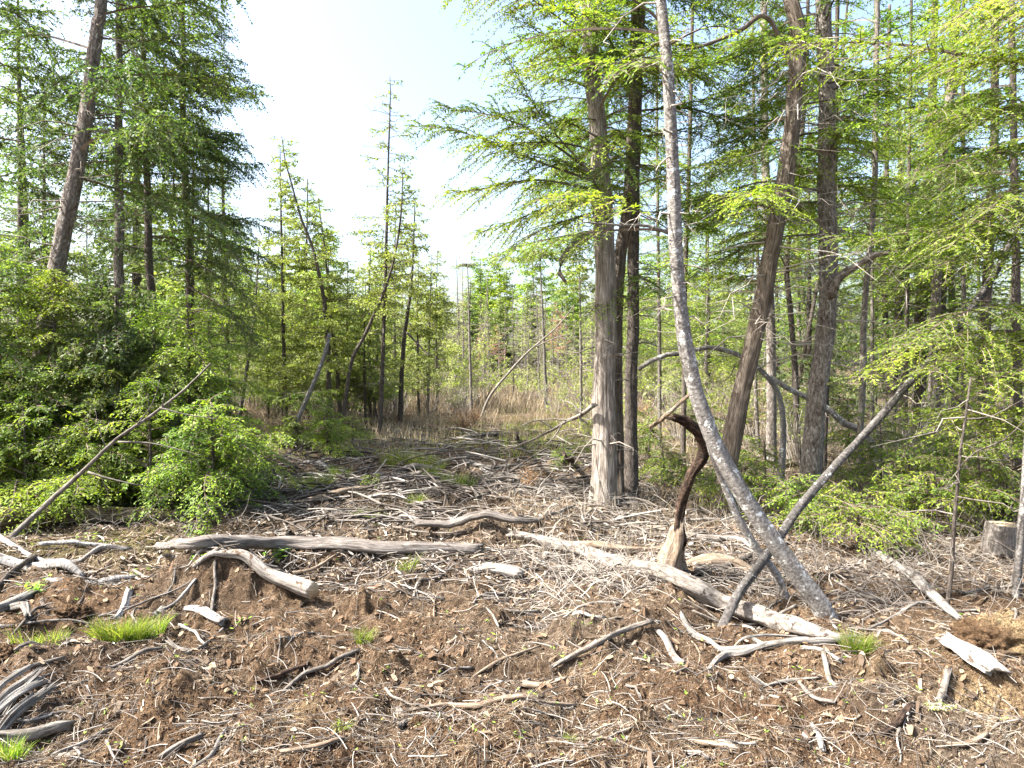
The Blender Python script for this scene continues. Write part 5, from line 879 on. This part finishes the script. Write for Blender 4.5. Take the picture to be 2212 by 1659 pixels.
lying(5600, 450, 1700, 925, 1290, (.03, .20), (.001, .006), 'twig', 'fallen_twig_litter', .022, 4, .10, .3, tube=True, mask=pat)
lying(1500, 550, 1400, 930, 1150, (.1, .4), (.003, .011), 'twig', 'fallen_twig_litter', .05, 4, .10, .2, tube=True, mask=pat)
lying(2600, X0, X1, 960, 1300, (.04, .18), (.001, .005), 'twig', 'fallen_twig_litter', .02, 4, .15, .35, tube=True, mask=pat)
lying(1100, 350, 2300, 940, 1230, (.05, .16), (.012, .035), 'chips', 'broken_bark_litter', .02, 4, .05, .2, mask=pat)
lying(3800, X0, X1, 930, 1500, (.02, .045), (.010, .025), 'dead', 'dead_leaf_litter', .012, 3, .1, .4)
# peat crumbs
xy, px, py = screenpts(60000, X0, X1, 1240, 1850); ru_, du_, _, _ = zones(xy[:, 0], xy[:, 1]); xy = xy[(U(0, 1, len(xy)) < 1 - du_ * .85)]; n_ = len(xy); c0 = onground(xy, .002); s_ = U(.0025, .009, n_) * (1 + (U(0, 1, n_) > .97) * 2.2)
oc = np.array([[1, 0, 0], [0, 1, 0], [-1, 0, 0], [0, -1, 0], [0, 0, 1], [0, 0, -1]], float); V = c0[:, None] + oc[None] * U(.5, 1.3, (n_, 6, 1)) * s_[:, None, None] + rng.normal(0, .2, (n_, 6, 3)) * s_[:, None, None]
T = np.array([[0, 1, 4], [1, 2, 4], [2, 3, 4], [3, 0, 4], [1, 0, 5], [2, 1, 5], [3, 2, 5], [0, 3, 5]]); T = (np.arange(n_)[:, None, None] * 6 + T[None]).reshape(-1, 3)
tag(mesh('peat_crumb_litter', V.reshape(-1, 3), None, T, [LT['peat']], None, False, {'rnd': np.repeat(U(0, 1, n_), 8)}), kind='stuff')
# brush tangles: fine bent twigs
def tangle(n, x0, x1, y0, y1, h, L, mt, r=(.0015, .004), name='brush_tangle'):
    xy, px, py = screenpts(n, x0, x1, y0, y1); p = onground(xy, -.01); a = U(0, 6.283, n); d = np.stack([np.cos(a), np.sin(a), U(.1, 1.3, n)], 1); d = nrm(d); Ls = U(*L, n); u = np.linspace(0, 1, 8)
    Pt = p[:, None] + d[:, None] * (Ls[:, None] * u)[..., None] - A(0, 0, 1) * (Ls[:, None] * U(.2, .9, n)[:, None] * u ** 2)[..., None] + np.cumsum(rng.normal(0, .02, (n, 8, 3)), 1) * Ls[:, None, None]
    V, Q, b = tubes(Pt, (U(*r, n) * (1 + p[:, 1] / 16))[:, None] * (1.1 - .9 * u)[None], 3); rn = U(0, 1, n)
    k = 2; src = np.repeat(np.arange(n), k); j = rng.integers(2, 7, n * k); b2 = Pt[src, j]; d2 = nrm(rng.normal(0, 1, (n * k, 3)) + d[src]); P2 = b2[:, None] + d2[:, None] * (Ls[src][:, None] * .35 * u[:5] / u[4])[..., None] + np.cumsum(rng.normal(0, .015, (n * k, 5, 3)), 1)
    V2, Q2, bb = tubes(P2, np.full((n * k, 1), r[0] * (1 + 8 / 16)) * (1.1 - u[:5])[None], 3)
    stuff(name, np.vstack([V, V2]), np.vstack([Q, Q2 + len(V)]), TW[mt], {'rnd': np.concatenate([rn[b], U(0, 1, n * k)[bb]])}, True)
tangle(260, 1080, 1620, 1020, 1190, .5, (.3, 1.0), 'pale'); tangle(240, 1080, 1420, 1200, 1330, .3, (.2, .7), 'pale'); tangle(700, 1640, 2330, 960, 1300, .5, (.3, 1.1), 'grey'); tangle(500, 1380, 2330, 905, 1000, .7, (.5, 1.4), 'pale', (.002, .005))
tangle(320, -100, 540, 960, 1180, .5, (.3, 1.0), 'grey'); tangle(500, 520, 900, 905, 985, .6, (.4, 1.1), 'grey', (.002, .005)); tangle(220, 560, 1250, 930, 1120, .3, (.2, .6), 'pale')
tangle(160, 1640, 2000, 1230, 1340, .3, (.2, .5), 'grey')
# dead sedge and weeds standing on the meadow, moss-green sedge
def blades(n, x0, x1, D0, D1, h, w_, mt, name, lmf=LT, pw=1., mask=None):
    D = D0 + (D1 - D0) * U(0, 1, n) ** pw; px = U(x0, x1, n); xy = np.stack([(px - CX) / F * D, D], 1)
    if mask is not None: k = noise(xy[:, 0] * mask, xy[:, 1] * mask, 0, 33) > U(-.5, .5, n); xy = xy[k]
    n = len(xy); p = onground(xy, -.01); sc_ = 1 + xy[:, 1] / 30; a = U(0, 6.283, n); d = np.stack([np.cos(a), np.sin(a), 0 * a], 1); L = U(*h, n); ln = U(.05, .7, n); u = np.linspace(0, 1, 4)
    Pt = p[:, None] + d[:, None] * (L * ln)[:, None, None] * (u ** 1.5)[None, :, None] + A(0, 0, 1) * (L[:, None] * (u - .3 * ln[:, None] * u ** 2))[..., None]
    V, Q, b = strips(Pt, (U(*w_, n) * sc_)[:, None] * (1.05 - u ** 2)[None], nrm(rng.normal(0, 1, (n, 3)) * A(1, 1, .2))); r = U(0, 1, n)[b]
    tag(mesh(name, V, Q, None, [lmf[mt]], None, False, {'rnd': r, 'clump': r}), kind='stuff')
blades(26000, 380, 1500, 16.5, 34, (.15, .55), (.004, .010), 'sedge', 'dead_sedge', mask=.9)
blades(14000, 400, 1700, 30, 62, (.3, .9), (.008, .018), 'sedge', 'dead_sedge')
blades(9000, 1080, 1420, 14, 30, (.08, .28), (.004, .009), 'grass', 'meadow_grass', LM, mask=.5)
blades(7000, 560, 1300, 14.5, 24, (.05, .2), (.004, .009), 'willow', 'meadow_grass', LM, mask=.6)
blades(9000, 1380, 2400, 9, 26, (.1, .5), (.003, .008), 'sedge', 'dead_sedge', mask=.8)
blades(6000, -150, 560, 11, 26, (.1, .5), (.003, .008), 'sedge', 'dead_sedge', mask=.8)
blades(3000, 1100, 1700, 7.0, 10.5, (.05, .3), (.002, .005), 'sedge', 'dead_sedge', mask=1.2)
# tiny seedlings over the near soil
xy, px, py = screenpts(420, X0, X1, 1130, 1700); c0 = onground(xy, .012); k = rng.integers(2, 5, len(xy)); i_ = np.repeat(np.arange(len(xy)), k); m_ = len(i_); V, Q = leavesV(c0[i_] + rng.normal(0, .004, (m_, 3)), nrm(rng.normal(0, 1, (m_, 3)) * A(1, 1, .3) + A(0, 0, .5)), nrm(rng.normal(0, .4, (m_, 3)) + A(0, 0, 1)), U(.012, .03, m_), U(.005, .012, m_))
tag(mesh('seedling_sprouts', V, Q, None, [LM['herb']], None, False, {'rnd': U(0, 1, m_), 'clump': U(0, 1, m_)}), kind='stuff')
print('verts', sum(len(m.vertices) for m in bpy.data.meshes), 'objs', len(bpy.data.objects))
